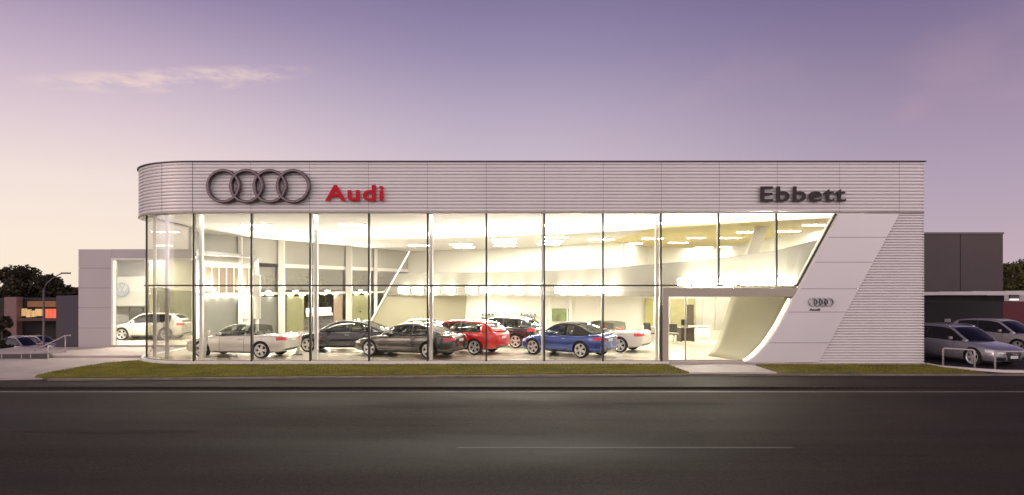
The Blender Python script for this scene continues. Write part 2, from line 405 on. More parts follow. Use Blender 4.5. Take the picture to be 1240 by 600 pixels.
# right ribbed wall, cut by the slanted panel
def slant_r(z):   # right edge of slanted panel
    py = HZ - (z-CH)*F/FY; return X(1087 + (988-1087)*(py-258)/(440-258), FY)
PR = prof(-.10, ZB-.06, .105, .045, .26)
rows = [[(slant_r(z)+.02, FF-d, z) for d, z in PR], [(XR, FF-d, z) for d, z in PR]]
mb = MB(); mb.grid(rows, flip=True); bp(mb, 'ribbed_wall', M_clad)
mb = MB(); mb.grid([[(XR+d, FF, z) for d, z in PR], [(XR+d, 52, z) for d, z in PR]], flip=True); bp(mb, 'ribbed_side_wall', M_clad)
mb = MB(); mb.box((slant_r(0)-1, FF+.07, -.1), (XR-.06, FF+.2, 2.6)); mb.box((13.8, FF+.071, 2.6), (XR-.06, FF+.2, ZB)); bp(mb, 'wall_backing', M_capping)

# slanted flat panel
edge_px = [(258, 1016.5), (346, 969), (394, 943.5), (408, 934.5), (418, 927), (426, 919.5), (432, 913), (436, 907), (438.6, 901)]
def lerp_tab(tab, v):
    for (a, fa), (b, fb) in zip(tab, tab[1:]):
        if v <= b: return fa + (fb-fa)*(v-a)/(b-a)
    return tab[-1][1]
def slant_l(z):
    py = HZ - (z-CH)*F/FY; return X(lerp_tab(edge_px, max(258, min(438.6, py))), FY)
zs_seam = [-.02] + [Z(p, FY) for p in (415, 378, 350, 318, 288)] + [ZB-.06]
for a, b in zip(zs_seam, zs_seam[1:]):
    a += .008; b -= .008; n = 10; zz = [a+(b-a)*i/n for i in range(n+1)]
    pts = [(slant_l(z), FF-.07, z) for z in zz] + [(slant_r(z), FF-.07, z) for z in reversed(zz)]
    mb = MB(); mb.prism(pts, (0, .10, 0)); bp(mb, 'slanted_facing', M_panel)
mb = MB(); zz = [-.02+(ZB-.05)*i/40 for i in range(41)]
mb.prism([(slant_l(z)+.03, FF+.0, z) for z in zz] + [(slant_r(z)-.03, FF, z) for z in reversed(zz)], (0, .06, 0)); bp(mb, 'facing_backing', M_capping)
# cream edge trim next to the glass
mb = MB(); zz = [.0+(ZB-.06)*i/60 for i in range(61)]
mb.grid([[(slant_l(z)-.005, FF-.075, z) for z in zz], [(slant_l(z)-.005, FF+.55, z) for z in zz], [(slant_l(z)-.09, FF+.55, z) for z in zz], [(slant_l(z)-.09, FF-.06, z) for z in zz], [(slant_l(z)-.005, FF-.075, z) for z in zz]])
bp(mb, 'edge_trim', M_white, smooth=False)

# return wall sweeping in beside the door, lit by a light strip
near = [(347+ (438.2-347)*i/16) for i in range(17)]
rows = []
for i, py in enumerate(near):
    z = Z(py, FY); xn = slant_l(z)-.10
    t = (CH - z)/CH; xf = X(889 - 26*t - 6*max(0, t-.85)/.15, 28.9)
    rows.append([(xn + (xf-xn)*u + .28*math.sin(math.pi*u)*(.2+.0*t), FY+.06 + (28.9-FY-.06)*u, max(.004, z*(1-.0*u))) for u in [k/8 for k in range(9)]])
mb = MB(); mb.grid(rows); o = bp(mb, 'return_wall', mat('sweep_plaster', (.26, .235, .145, 1), .55, var=.03), smooth=True)
sd = o.modifiers.new('solid', 'SOLIDIFY'); sd.thickness = .06
mb = MB()
pts = [(slant_l(Z(py, FY))-.13, FY+.10, Z(py, FY)) for py in [362+75*i/16 for i in range(17)]]
mb.tube(pts, .035, 6); bp(mb, 'light_strip', M_strip, smooth=True)

# plinth
mb = MB()
gy = FY; RG = 3.2
garc = [(CX - RG*math.sin(R(a)), FY+RG - RG*math.cos(R(a))) for a in [90*i/24 for i in range(25)]]
po = [(X(809, FY), FY-.14), (CX, FY-.14)] + [(CX-(RG+.16)*math.sin(R(a)), FY+RG-(RG+.16)*math.cos(R(a))) for a in [90*(i+1)/24 for i in range(24)]] + [(CX-RG-.16, 33.25)]
pi_ = [(X(809, FY), FY+.2), (CX, FY+.2)] + [(CX-(RG-.2)*math.sin(R(a)), FY+RG-(RG-.2)*math.cos(R(a))) for a in [90*(i+1)/24 for i in range(24)]] + [(CX-RG+.2, 33.25)]
mb.grid([[(x, y, -.10) for x, y in po], [(x, y, .012) for x, y in po], [(x, y, .012) for x, y in pi_], [(x, y, -.10) for x, y in pi_]])
bp(mb, 'plinth', M_walls)
mb = MB(); mb.box((9.15, FF-.09, -.13), (XR+.02, FF+.1, -.03)); bp(mb, 'plinth', M_conc)
mb = MB(); mb.box((X(809, FY), FY-.1, -.10), (9.3, FY+.2, .008)); bp(mb, 'threshold', M_conc)

# floor, ceiling and inner shell
flo = [(9.4, FY+.03), (CX, FY+.03)] + [(CX-(RG-.03)*math.sin(R(a)), FY+RG-(RG-.03)*math.cos(R(a))) for a in range(6, 91, 6)] + [(CX-RG+.03, 33.3), (-16.9, 37), (-8.7, 57.5), (XR-.1, 57.5), (XR-.1, FY+.2)]
mb = MB(); mb.add([(x, y, .0) for x, y in flo], [tuple(range(len(flo)))[::-1]]); bp(mb, 'showroom_floor', M_floor)
mb = MB(); mb.prism([(x, y, ZB+.01) for x, y in [(XR-.1, FY+.42), (CX, FY+.42)] + [(CX-(RG-.42)*math.sin(R(a)), FY+RG-(RG-.42)*math.cos(R(a))) for a in range(6, 91, 6)] + [(CX-RG+.03, 33.3), (-16.9, 37), (-8.7, 57.5), (XR-.1, 57.5)]], (0, 0, .25)); bp(mb, 'ceiling', M_ceil)
mb = MB(); mb.box((XR-.25, FY+.2, 0), (XR-.1, 57, ZB)); bp(mb, 'inner_side_wall', M_wallc)
# upper back wall (polyline) and ground floor back wall
def wallpoly(name, pts, z0, z1, m, t=.15):
    mb = MB()
    for (x0, y0), (x1, y1) in zip(pts, pts[1:]):
        d = Vector((y0-y1, x1-x0, 0)).normalized()*t
        mb.prism([(x0, y0, z0), (x1, y1, z0), (x1+d.x, y1+d.y, z0), (x0+d.x, y0+d.y, z0)], (0, 0, z1-z0))
    return bp(mb, name, m)
wallpoly('upper_back_wall', [(-8.65, 56.8), (-2, 54), (2.4, 50), (7.2, 44.5), (10, 50), (XR-.3, 52)], 2.6, ZB, M_wallc)
wallpoly('back_wall', [(X(556, 44), 44), (X(798, 44), 44)], 0, 2.5, M_wallc)
wallpoly('office_wall', [(X(800, 46), 46), (X(985, 46), 46)], 0, 2.6, M_walls)
# slanted olive wall
Ys = 41
mb = MB(); mb.prism([P(438, 406.2, Ys), P(562, 406.2, Ys), P(566, 345, Ys), P(473, 345, Ys)], (0, .12, 0)); bp(mb, 'slanted_inner_wall', M_olive)
mb = MB(); a, b = P(439, 406.2, Ys-.03), P(495.5, 304, Ys-.03)
mb.prism([a, a+Vector((.09, 0, 0)), b+Vector((.09, 0, 0)), b], (0, -.12, 0)); bp(mb, 'slanted_trim', M_white)
# mezzanine parapet (ribbon)
rib = [(463, 41, 331.5, 358, 479), (520, 40.2, 331, 358, 520), (589, 39, 330, 358, 589), (656, 37.4, 328, 358, 656), (731, 35.4, 325, 358.5, 731), (794, 33.4, 320, 359, 794), (868, 31.3, 313, 360, 868), (938, 29.6, 304, 362, 938), (985, 28.6, 287, 364, 1003)]
rows_t = []; rows_b = []; back_t = []; back_b = []
def ribz(): 
    out = []
    n = len(rib)
    for i in range(n-1):
        for k in range(4):
            t = k/4; out.append(tuple(a+(b-a)*t for a, b in zip(rib[i], rib[i+1])))
    out.append(rib[-1]); return out
RZ = ribz()
top = [P(q[4], q[2], q[1]) for q in RZ]; bot = [P(q[0], q[3], q[1]) for q in RZ]
zmin = min(p.z for p in bot)
off = Vector((.1, .22, 0))
mb = MB(); mb.grid([bot, top, [p+off for p in top], [p+off for p in bot]]); o = bp(mb, 'mezzanine_parapet', M_par, smooth=False)
# mezzanine slab with pale underside
mb = MB(); bk = [(XR-.3, 44.0), (-6.0, 44.0)]
pl = [(p.x+.1, p.y+.12) for p in bot]
mb.prism([(x, y, zmin+.12) for x, y in pl+bk], (0, 0, .22)); bp(mb, 'mezzanine_slab', M_wallc)

mb = MB(); mb.add([(X(722, 48), 48, ZB+.007), (X(798, 33.2), 33.2, ZB+.007), (X(900, 30.5), 30.5, ZB+.007), (X(1012, 29.3), 29.3, ZB+.007), (XR-.3, 29.3, ZB+.007), (XR-.3, 52, ZB+.007), (X(722, 52), 52, ZB+.007)], [tuple(range(7))]); bp(mb, 'ceiling_bay', mat('ochre_ceiling', (.55, .47, .20, 1), .7, var=.05))
# rear left glazed wall: grey band above for the reflected fascia, glass and doors beneath
A0 = Vector((-16.9, 37, 0)); A1 = Vector((-8.75, 56.6, 0)); AD = (A1-A0)
def onA(px):   # parameter on the slanted rear line seen at column px
    k = (px-620)/F; t = (k*A0.y - A0.x)/(AD.x - k*AD.y); return A0 + AD*t
def wseg(name, px0, px1, py0, py1, m, dy=0.0, th=.08):
    a, b = onA(px0), onA(px1)
    a0 = Vector((a.x, a.y, 0)); 
    mb = MB(); za0, za1 = Z(py0, a.y), Z(py1, a.y); 
    mb.prism([(a.x, a.y+dy, Z(py1, a.y)), (b.x, b.y+dy, Z(py1, a.y)), (b.x, b.y+dy, Z(py0, a.y)), (a.x, a.y+dy, Z(py0, a.y))], (0, th, 0)); return bp(mb, name, m)
def wband(name, px0, px1, z0, z1, m, dy=0, th=.08):
    a, b = onA(px0), onA(px1); mb = MB()
    mb.prism([(a.x, a.y+dy, z0), (b.x, b.y+dy, z0), (b.x, b.y+dy, z1), (a.x, a.y+dy, z1)], (0, th, 0)); return bp(mb, name, m)
wband('rear_reflection_panel', 238, 496, 4.35, ZB, M_greyp)  # solid grey panel stands in for the fascia reflected in the glass
wband('rear_beam', 338, 494, 4.12, 4.36, M_white, -.1, .14)
wband('rear_transom', 238, 480, 2.42, 2.58, M_white, -.1, .14)
wband('brown_screen', 243, 306, 2.58, 4.0, M_brownp, 0)
for q in range(247, 306, 9): wband('screen_fin', q, q+1.2, 2.58, 4.0, M_white, -.06, .04)
wband('dark_partition', 246, 291, 0, 2.30, M_darkp); wband('dark_partition', 307, 345, 0, 2.3, M_darkp)
M_oliv2 = mat('olive_door', (.20, .20, .10, 1), .6, var=.08)
wband('olive_panel', 347, 368, 0, 2.3, M_oliv2); wband('olive_panel', 424, 446, 0, 2.3, M_oliv2); wband('brown_panel', 404, 414, 0, 2.3, M_brownp)
wseg('backlit_sign', 371, 401, 373.5, 380, mat('backlit_white', (.9, .9, .85, 1), .5, var=.02, emit=(1, .95, .8, 1), es=1.2), -.05)
wseg('cream_door_head', 371, 403, 380.3, 384, M_walls, -.02)
wband('glass_pane', 306, 480, 2.58, 4.12, M_glass, .02, .02)
wband('glass_pane', 346, 480, 0, 2.42, M_glass, .02, .02)
for q, wd in ((291, 4), (339, 7), (381, 4), (420, 7), (454, 3.5), (304, 3)):
    a = onA(q); s_ = a.y/F*wd; mb = MB(); mb.box((a.x, a.y-.32, 0), (a.x+s_, a.y-.12, ZB if q != 304 else 2.5)); bp(mb, 'rear_column', M_white)
mb = MB(); a = onA(456)
mb.prism([P(458, 330, a.y-.4), P(460, 330, a.y-.4), P(447, 318, a.y-.4), P(445, 318, a.y-.4)], (0, .08, 0)); bp(mb, 'rear_brace', M_white)
# wall between the wings
wallpoly('wing_partition', [(-15.62, 33.3), (-16.9, 37)], 4.75, ZB, M_greyp)

# facade glazing
mull = [235, 305, 376, 447, 518, 589, 659, 730, 800]
ZTR = Z(346, FY)
mx_ = [X(p, FY) for p in mull]; mx_[0] = CX
def pane(x0, x1, z0, z1):
    mb = MB(); mb.add([(x0+.03, FY, z0), (x1-.03, FY, z0), (x1-.03, FY, z1), (x0+.03, FY, z1)], [(0, 1, 2, 3)]); bp(mb, 'glass_pane', M_glass)
for a, b in zip(mx_, mx_[1:]):
    pane(a, b, .02, ZTR-.03); pane(a, b, ZTR+.03, ZB)
for x in mx_ + [X(870, FY), X(940, FY)]:
    zlo = .012 if x < X(810, FY) else ZTR-.02
    mb = MB(); mb.box((x-.035, FY-.06, zlo), (x+.035, FY+.10, ZB)); bp(mb, 'mullion', M_dark, bevel=.006)
mb = MB(); mb.box((CX, FY-.05, ZTR-.03), (X(800, FY), FY+.05, ZTR+.03)); bp(mb, 'transom', M_dark)
mb = MB(); mb.box((X(800, FY)+.036, FY-.045, ZTR-.02), (slant_l(ZTR)-.1, FY+.05, ZTR+.03)); bp(mb, 'transom', M_dark)
for a, b in ((X(800, FY), X(870, FY)), (X(870, FY), X(940, FY))): pane(a, b, ZTR+.03, ZB)
mb = MB(); zz = [ZTR+.03+(ZB-ZTR-.03)*i/6 for i in range(7)]
mb.prism([(X(940, FY)+.035, FY-.01, zz[0])] + [(slant_l(z)-.1, FY-.01, z) for z in zz] + [(X(940, FY)+.035, FY-.01, ZB)], (0, .012, 0)); bp(mb, 'glass_pane', M_glass)
# slanted glazing bar
mb = MB(); mb.prism([(slant_l(ZTR)-.16, FY-.05, ZTR), (slant_l(ZTR)-.095, FY-.05, ZTR), (slant_l(ZB)-.095, FY-.05, ZB), (slant_l(ZB)-.16, FY-.05, ZB)], (0, .1, 0)); bp(mb, 'mullion', M_dark)
# bottom glazing bead
mb = MB(); mb.box((CX, FY-.04, .0125), (X(800, FY), FY+.04, .06)); bp(mb, 'bottom_rail', M_portal)
# bent corner glazing
def arcring(a0, a1, n, r0, r1, z0, z1, nm, m):
    mb = MB(); A = [a0+(a1-a0)*i/n for i in range(n+1)]
    f = lambda r, z: [(CX-r*math.sin(R(a)), FY+RG-r*math.cos(R(a)), z) for a in A]
    mb.grid([f(r0, z0), f(r0, z1)] + ([f(r1, z1), f(r1, z0), f(r0, z0)] if r1 else [])); return bp(mb, nm, m, smooth=False)
for a0, a1 in ((1, 50), (51, 89)):
    for z0, z1 in ((.02, ZTR-.03), (ZTR+.03, ZB)):
        arcring(a0, a1, 14, RG, None, z0, z1, 'bent_pane', M_glassc)
arcring(0, 90, 28, RG-.05, RG+.05, ZTR-.03, ZTR+.03, 'curved_transom', M_dark)
arcring(0, 90, 28, RG-.04, RG+.04, .0125, .06, 'bottom_rail', M_portal)
for a in (50.5, 89.6):
    x, y = CX-RG*math.sin(R(a)), FY+RG-RG*math.cos(R(a)); mb = MB(); mb.tube([(x, y, .013), (x, y, ZB)], .035, 8); bp(mb, 'mullion', M_dark, smooth=True)
# side glazing to the wing
mb = MB(); mb.box((CX-RG, FY+RG+.05, .02), (CX-RG+.012, 33.25, ZB)); bp(mb, 'side_pane', M_glass)
# white steel columns inside the glass
for p, q in ((241, 244.5), (380.5, 384), (520, 523.8), (655.5, 658.8), (794, 797)):
    mb = MB(); mb.box((X(p, FY+.6), FY+.6, 0), (X(q, FY+.6), FY+.8, ZB)); bp(mb, 'steel_column', M_white, bevel=.01)
for a in (30, 66):
    x, y = CX-(RG-.35)*math.sin(R(a)), FY+RG-(RG-.35)*math.cos(R(a)); mb = MB(); mb.tube([(x, y, 0), (x, y, ZB)], .07, 12); bp(mb, 'steel_column', M_white, smooth=True)
# entrance portal
zt0, zt1 = Z(359.5, FY), Z(349, FY)
mb = MB(); mb.box((X(801.8, FY), FY-.10, -.09), (X(809, FY), FY+.25, zt1)); bp(mb, 'portal_post', M_portal, bevel=.008)
mb = MB(); mb.prism([(X(809, FY)+.001, FY-.10, zt0), (slant_l(zt0)-.1, FY-.10, zt0), (slant_l(zt1)-.1, FY-.10, zt1), (X(809, FY)+.001, FY-.10, zt1)], (0, .35, 0)); bp(mb, 'portal_beam', M_portal)
mb = MB(); zz = [.02+(zt0-.02)*i/14 for i in range(15)]
mb.prism([(X(809, FY)+.03, FY+.02, .02)] + [(slant_l(z)-.12, FY+.02, z) for z in zz] + [(X(809, FY)+.03, FY+.02, zt0)], (0, .012, 0)); bp(mb, 'door_glass', M_glass)
mb = MB(); mb.box((X(829.5, FY), FY+.0, .02), (X(830.8, FY), FY+.05, zt0)); mb.box((X(809, FY)+.03, FY+.0, .02), (X(900, FY), FY+.06, .07)); bp(mb, 'door_frame', M_portal)
# slanted column on the mezzanine
mb = MB(); mb.prism([P(903, 312, 33), P(917, 312, 33), P(935, 262, 33), P(921, 262, 33)], (0, .3, 0)); bp(mb, 'slanted_column', M_white)
# panels, screen frames and glazed opening on the back wall
def onwall(name, px0, py0, px1, py1, m, Y=43.85, th=.06, parent=None, label=None, cat=None):
    mb = MB(); mb.box((X(px0, Y), Y, Z(py1, Y)), (X(px1, Y), Y-th, Z(py0, Y)))
    if cat: o = mb.build(name, m); tag(o, label, cat); return o
    return bp(mb, name, m)
onwall('rear_doorway_glass', 668, 374, 689, 389, mat('garden_view', (.16, .2, .08, 1), .5, var=.5, scale=3))
for p0, p1 in ((664, 668), (689, 692), (686, 688)): onwall('doorway_post', p0, 360, p1, 402, M_white, th=.12)
onwall('alcove_panel', 781, 362, 791, 402, mat('ochre_panel', (.36, .33, .13, 1), .6, var=.1), th=.05)
onwall('glazed_office_panel', 812, 362, 829, 402, mat('office_panel', (.45, .42, .22, 1), .6, var=.1), Y=45.8, th=.05)
onwall('glazed_office_panel', 833, 362, 842, 402, MATS['office_panel'], Y=45.8, th=.05)
for p0 in (851, 866): onwall('office_post', p0, 360, p0+1.5, 402, M_white, Y=45.7, th=.12)

# ------------------------------------------------------------------ lamps
FLOOD = 230
def lamp_row(pxs, pys, Y0, proto=None):
    for px, py in zip(pxs, pys):
        # depth of the parapet at that column
        Yp = None
        for q0, q1 in zip(RZ, RZ[1:]):
            if q0[0] <= px <= q1[0]: Yp = q0[1] + (q1[1]-q0[1])*(px-q0[0])/(q1[0]-q0[0])
        Yp = (Yp or 40) - .28
        p = P(px, py, Yp)
        if proto is None:
            proto = thing('floodlight', 'one of the glaring white floodlights in the row along the upper floor edge', 'lamp', p, 0, 'floodlights along the upper floor edge')
            mb = MB(); mb.box((-.33, .02, -.17), (.33, .12, .17)); mb.build('housing', M_white, proto, bevel=.02)
            mb = MB(); mb.box((-.30, -.015, -.14), (.30, .018, .14)); mb.build('lens', M_lamp, proto, bevel=.01)
            mb = MB(); mb.box((-.03, .12, -.05), (.03, .3, .0)); mb.build('bracket', M_white, proto)
            ld = bpy.data.lights.new('flood_beam', 'SPOT'); ld.energy = FLOOD; ld.spot_size = R(140); ld.spot_blend = 1; ld.shadow_soft_size = .12; ld.color = (1, .955, .85)
            lo = bpy.data.objects.new('flood_beam', ld); C.objects.link(lo); lo.parent = proto; lo.location = (0, -.12, .24); lo.rotation_euler = Vector((0, -.42, .9)).to_track_quat('-Z', 'Y').to_euler()
            for zz_ in (.26, -.26):  # extra point lights wash the parapet, in place of lamp bloom
                pd = bpy.data.lights.new('added_halo', 'POINT'); pd.energy = 24; pd.shadow_soft_size = .05; pd.color = (1, .955, .85)
                po_ = bpy.data.objects.new('added_halo', pd); C.objects.link(po_); po_.parent = proto; po_.location = (0, .02, zz_)
        else:
            c = copy_tree(proto); c.location = p
    return proto
lp = lamp_row([489, 506, 525, 544, 571, 589, 607, 625, 646, 679, 697, 718, 738], [351.5]*13, 40)
before = set(C.objects)
lamp_row([829, 846, 864, 884, 905, 924, 941, 958], [341.5]*8, 30, lp)
for o in set(C.objects) - before:
    if o.parent is None and 'category' in o:
        o['label'] = 'one of the eight glaring white floodlights just above the entrance beam'; o['group'] = 'floodlights above the entrance'
cl0 = None
def ceil_light(x, y, ln, wd=.32, z=None):
    global cl0
    z = z or ZB
    if cl0 is None:
        cl0 = thing('ceiling_light', 'one of the slim panels added to the white ceiling to light floor and cars', 'lamp', (x, y, z), 0, 'added light panels in the showroom ceiling')
        mb = MB(); mb.box((-.5, -.5, -.02), (.5, .5, .004)); mb.build('frame', M_white, cl0)
        mb = MB(); mb.box((-.46, -.44, -.03), (.46, .44, -.021)); mb.build('diffuser', M_lampc, cl0); c = cl0
    else:
        c = copy_tree(cl0); c.location = (x, y, z)
    c.scale = (ln, wd, 1)
for px, py, wpx in ((843, 288, 21), (821, 294, 24), (885, 288, 25), (906, 281, 26), (955, 280, 28), (987, 272.5, 30), (883, 299, 22), (852, 300, 22), (765, 295, 26), (790, 289, 26), (700, 300, 24)):
    Y = (ZB-CH)*F/(HZ-py); ceil_light(X(px, Y), Y, wpx*Y/F, .42)
for x in (-11.5, -10, -7.6, -5, -2.5, 0, 2.5, 5, 7.2, 9.6):  # unseen row added behind the fascia to light column fronts and cars
    ceil_light(x, 26.92, 1.6, .26, ZB+.07)
for x, y in ((-12, 32), (-7.5, 32), (-3, 32), (2, 32), (6.5, 31), (-13, 36), (-9, 38), (-4, 37), (1, 37)):  # added panels that light the floor and the car tops
    ceil_light(x, y, 1.3, .5)
for x, y in ((-6.5, 48), (-3.5, 46.5), (-3.5, 50), (-.5, 42), (-.5, 45), (-.5, 48.5), (2.5, 40), (2.5, 43.5), (2.5, 46.5), (5.5, 42)):  # extra panels added to brighten the upper back wall
    ceil_light(x, y, 1.6, .6)
# panels added under the mezzanine to light the back of the room
for px, Y in ((590, 42), (640, 41), (700, 40), (755, 38), (820, 37), (870, 36), (820, 42), (880, 42)):
    ceil_light(X(px, Y), Y, 1.1, .4, zmin+.11)

for o in list(C.objects):
    if o.parent is None and o.name.startswith('ceiling_light'):
        x, y, z = o.location
        if z < 4: o['label'] = 'one of the light panels added under the upper floor to brighten the back'; o['group'] = 'added light panels under the upper floor'
        elif y < 27: o['label'] = 'one of the long unseen light panels added behind the top of the glass'; o['group'] = 'added unseen lights along the glass front'
        elif x > 4.5 and y > 30: o['label'] = 'one of the slim glowing panels on the ochre ceiling above the entrance side'; o['group'] = 'light panels on the ochre ceiling'
        elif y > 39: o['label'] = 'one of the light panels added over the upper floor to brighten its back wall'; o['group'] = 'added light panels over the upper floor'
up0 = None
for i, px in enumerate((262, 300, 327, 360, 398, 438)):  # added lamps that brighten the dark left part of the ceiling
    a = onA(px)
    if up0 is None:
        up0 = thing('added_uplight', 'one of the small uplights added on the rear beam to brighten the left ceiling', 'lamp', (a.x, a.y-.18, 2.585), 0, 'added uplights on the rear beam')
        MB().box((-.12, -.05, 0), (.12, .05, .05)).build('housing', M_white, up0, bevel=.01)
        MB().box((-.10, -.04, .051), (.10, .04, .06)).build('lens', M_lamp, up0)
        ld = bpy.data.lights.new('added_uplight_beam', 'SPOT'); ld.energy = 560; ld.spot_size = R(150); ld.spot_blend = 1; ld.shadow_soft_size = .1; ld.color = (1, .955, .85)
        lo = bpy.data.objects.new('added_uplight_beam', ld); C.objects.link(lo); lo.parent = up0; lo.location = (0, -.15, .15); lo.rotation_euler = Vector((.15, -.7, .8)).to_track_quat('-Z', 'Y').to_euler()
    else:
        c = copy_tree(up0); c.location = (a.x, a.y-.18, 2.585)
for px in (250, 262, 274, 286, 300, 314, 327, 352, 366, 392, 406, 432, 444):
    a = onA(px); c = copy_tree(cl0); c.location = (a.x, a.y-.03, 2.419); c.scale = (.42, .12, 1); c['group'] = 'downlights under the rear beam'; c['label'] = 'one of the short bright downlights under the rear beam at the left'

# ------------------------------------------------------------------ lettering and emblems
def text_sign(name, label, txt, px0, px1, py_base, capH, m, Y, depth, offset, squeeze=None, letter='letter'):
    root = thing(name, label, 'sign', (X(px0, Y), Y, Z(py_base, Y)))
    objs = []; x = 0; S = capH/.69
    cu = bpy.data.curves.new('t', 'FONT'); cu.body = txt; cu.size = S; cu.offset = offset; cu.extrude = depth/2
    cu.space_character = 1.12
    tmp = bpy.data.objects.new('tmp', cu); C.objects.link(tmp); bpy.context.view_layer.update()
    dg = bpy.context.evaluated_depsgraph_get(); me = bpy.data.meshes.new_from_object(tmp.evaluated_get(dg))
    bpy.data.objects.remove(tmp)
    xs = [v.co.x for v in me.vertices]; x0, x1 = min(xs), max(xs); W = X(px1, Y)-X(px0, Y); k = W/(x1-x0)
    bm = bmesh.new(); bm.from_mesh(me)
    for v in bm.verts: v.co = Vector(((v.co.x-x0)*k, -v.co.z, v.co.y))
    # split to islands, group islands overlapping in x into letters
    seen = set(); isl = []
    bm.verts.ensure_lookup_table()
    for v in bm.verts:
        if v.index in seen: continue
        st = [v]; seen.add(v.index); comp = []
        while st:
            q = st.pop(); comp.append(q)
            for e in q.link_edges:
                o = e.other_vert(q)
                if o.index not in seen: seen.add(o.index); st.append(o)
        isl.append((min(c.co.x for c in comp), max(c.co.x for c in comp), comp))
    isl.sort(key=lambda t: t[0]); groups = []
    for a, b, comp in isl:
        if groups and a < groups[-1][1] - .25*min(b-a, groups[-1][1]-groups[-1][0]): groups[-1][1] = max(groups[-1][1], b); groups[-1][2] += comp
        else: groups.append([a, b, list(comp)])
    for a, b, comp in groups:
        idx = {v.index: i for i, v in enumerate(comp)}
        fs = [tuple(idx[v.index] for v in f.verts) for f in bm.faces if f.verts[0].index in idx]
        mb = MB(); mb.add([v.co for v in comp], fs); o = mb.build(letter, m, root)
    bm.free(); return root
text_sign('lettering', 'bold red raised word on the left fascia beside the four rings', 'Audi', 394, 464.5, 243, .58, M_red, FF-.13, .08, .019)
text_sign('lettering', 'dark raised dealer name on the right of the fascia', 'Ebbett', 921, 1024, 244, .57, M_letterd, FF-.13, .07, .011)
def rings(name, label, px0, px1, pyc, rpx, tube, Y, mats, depth):
    root = thing(name, label, 'emblem', (X((px0+px1)/2, Y), Y, Z(pyc, Y)))
    r_ = rpx*Y/F; n = 4; xa = X(px0, Y)+r_ - X((px0+px1)/2, Y); xb = -xa
    for i in range(4):
        cx = xa + (xb-xa)*i/3; mb = MB(); d = depth
        ins, t2 = r_-tube, r_
        pr = [(t2, 0.0), (t2, -d), (t2-tube*.25, -d-.03), (ins+tube*.25, -d-.03), (ins, -d), (ins, 0), (t2, 0)]
        rows = []
        for k in range(49):
            a = 2*math.pi*k/48; rows.append([(cx+q*math.cos(a), h-(.012*(i % 2)), q*math.sin(a)) for q, h in pr])
        n0 = len(mb.f); mb.grid(rows)
        for j in range(len(mb.f)):
            mb.m[j] = 1 if (j % 6) in (0, 4) else 0
        mb.build('ring', mats, root, smooth=False)
    return root
rings('ring_emblem', 'large emblem of four interlocking dark metal rings on the left fascia', 251.5, 377, 226.3, 20.6, .115, FF-.06, [M_ringm, M_ringd], .17)
rings('ring_emblem', 'small emblem of four interlocking rings on the smooth slanted panel', 979, 1009, 366, 5.4, .04, FF-.075, [M_chrome, M_ringd], .05)
text_sign('lettering', 'tiny dark word under the small ring emblem on the slanted panel', 'Audi', 980, 993, 376.5, .085, M_letterd, FF-.09, .02, .003)

# ------------------------------------------------------------------ cars
def interp(tab, s):
    """smooth (monotone-ish catmull) interpolation of [(s, v)]"""
    if s <= tab[0][0]: return tab[0][1]
    if s >= tab[-1][0]: return tab[-1][1]
    for i in range(len(tab)-1):
        a, b = tab[i], tab[i+1]
        if s <= b[0]:
            t = (s-a[0])/(b[0]-a[0]); h = b[0]-a[0]
            p, q = tab[max(i-1, 0)], tab[min(i+2, len(tab)-1)]
            m0 = (b[1]-p[1])/(b[0]-p[0]) if b[0] != p[0] else 0
            m1 = (q[1]-a[1])/(q[0]-a[0]) if q[0] != a[0] else 0
            return (2*t**3-3*t*t+1)*a[1] + (t**3-2*t*t+t)*h*m0 + (-2*t**3+3*t*t)*b[1] + (t**3-t*t)*h*m1
BODY = dict(
  w=[(0, .58), (.015, .76), (.05, .88), (.13, .965), (.25, 1), (.7, 1), (.84, .98), (.93, .93), (.985, .82), (1, .68)],
  zb=[(0, .30), (.02, .21), (.06, .185), (.14, .18), (.8, .19), (.92, .23), (.98, .30), (1, .40)])
TYPES = {
 'coupe': dict(zs=[(0,.52),(.02,.60),(.07,.69),(.16,.78),(.26,.86),(.33,.89),(.6,.92),(.8,.95),(.92,.95),(.98,.90),(1,.76)],
               zc=[(0,.58),(.02,.66),(.07,.74),(.16,.83),(.26,.91),(.31,.94),(.6,.93),(.8,.96),(.93,1.0),(.98,.98),(1,.82)],
               top=[(.285,.92),(.34,1.08),(.40,1.24),(.45,1.33),(.52,1.385),(.60,1.39),(.68,1.355),(.76,1.26),(.84,1.11),(.91,.985)], s1=.44, s2=.70, sC=.80),
 'wagon': dict(zs=[(0,.54),(.02,.62),(.07,.72),(.16,.80),(.26,.87),(.33,.91),(.6,.95),(.8,.98),(.92,.98),(.98,.94),(1,.80)],
               zc=[(0,.60),(.02,.68),(.07,.77),(.16,.85),(.26,.92),(.31,.95),(.6,.96),(.8,.99),(.93,1.0),(.98,.97),(1,.84)],
               top=[(.27,.94),(.33,1.12),(.39,1.30),(.435,1.395),(.52,1.44),(.66,1.445),(.80,1.41),(.89,1.34),(.94,1.19),(.975,1.0)], s1=.43, s2=.89, sC=.88),
 'hatch': dict(zs=[(0,.54),(.02,.63),(.07,.74),(.16,.83),(.24,.89),(.33,.93),(.6,.97),(.8,1.0),(.92,1.0),(.98,.97),(1,.82)],
               zc=[(0,.60),(.02,.69),(.07,.79),(.16,.88),(.24,.94),(.30,.97),(.6,.98),(.8,1.01),(.93,1.02),(.98,1.0),(1,.86)],
               top=[(.25,.95),(.31,1.13),(.37,1.30),(.42,1.41),(.52,1.47),(.66,1.47),(.80,1.43),(.88,1.35),(.94,1.17),(.975,1.0)], s1=.42, s2=.87, sC=.84),
}
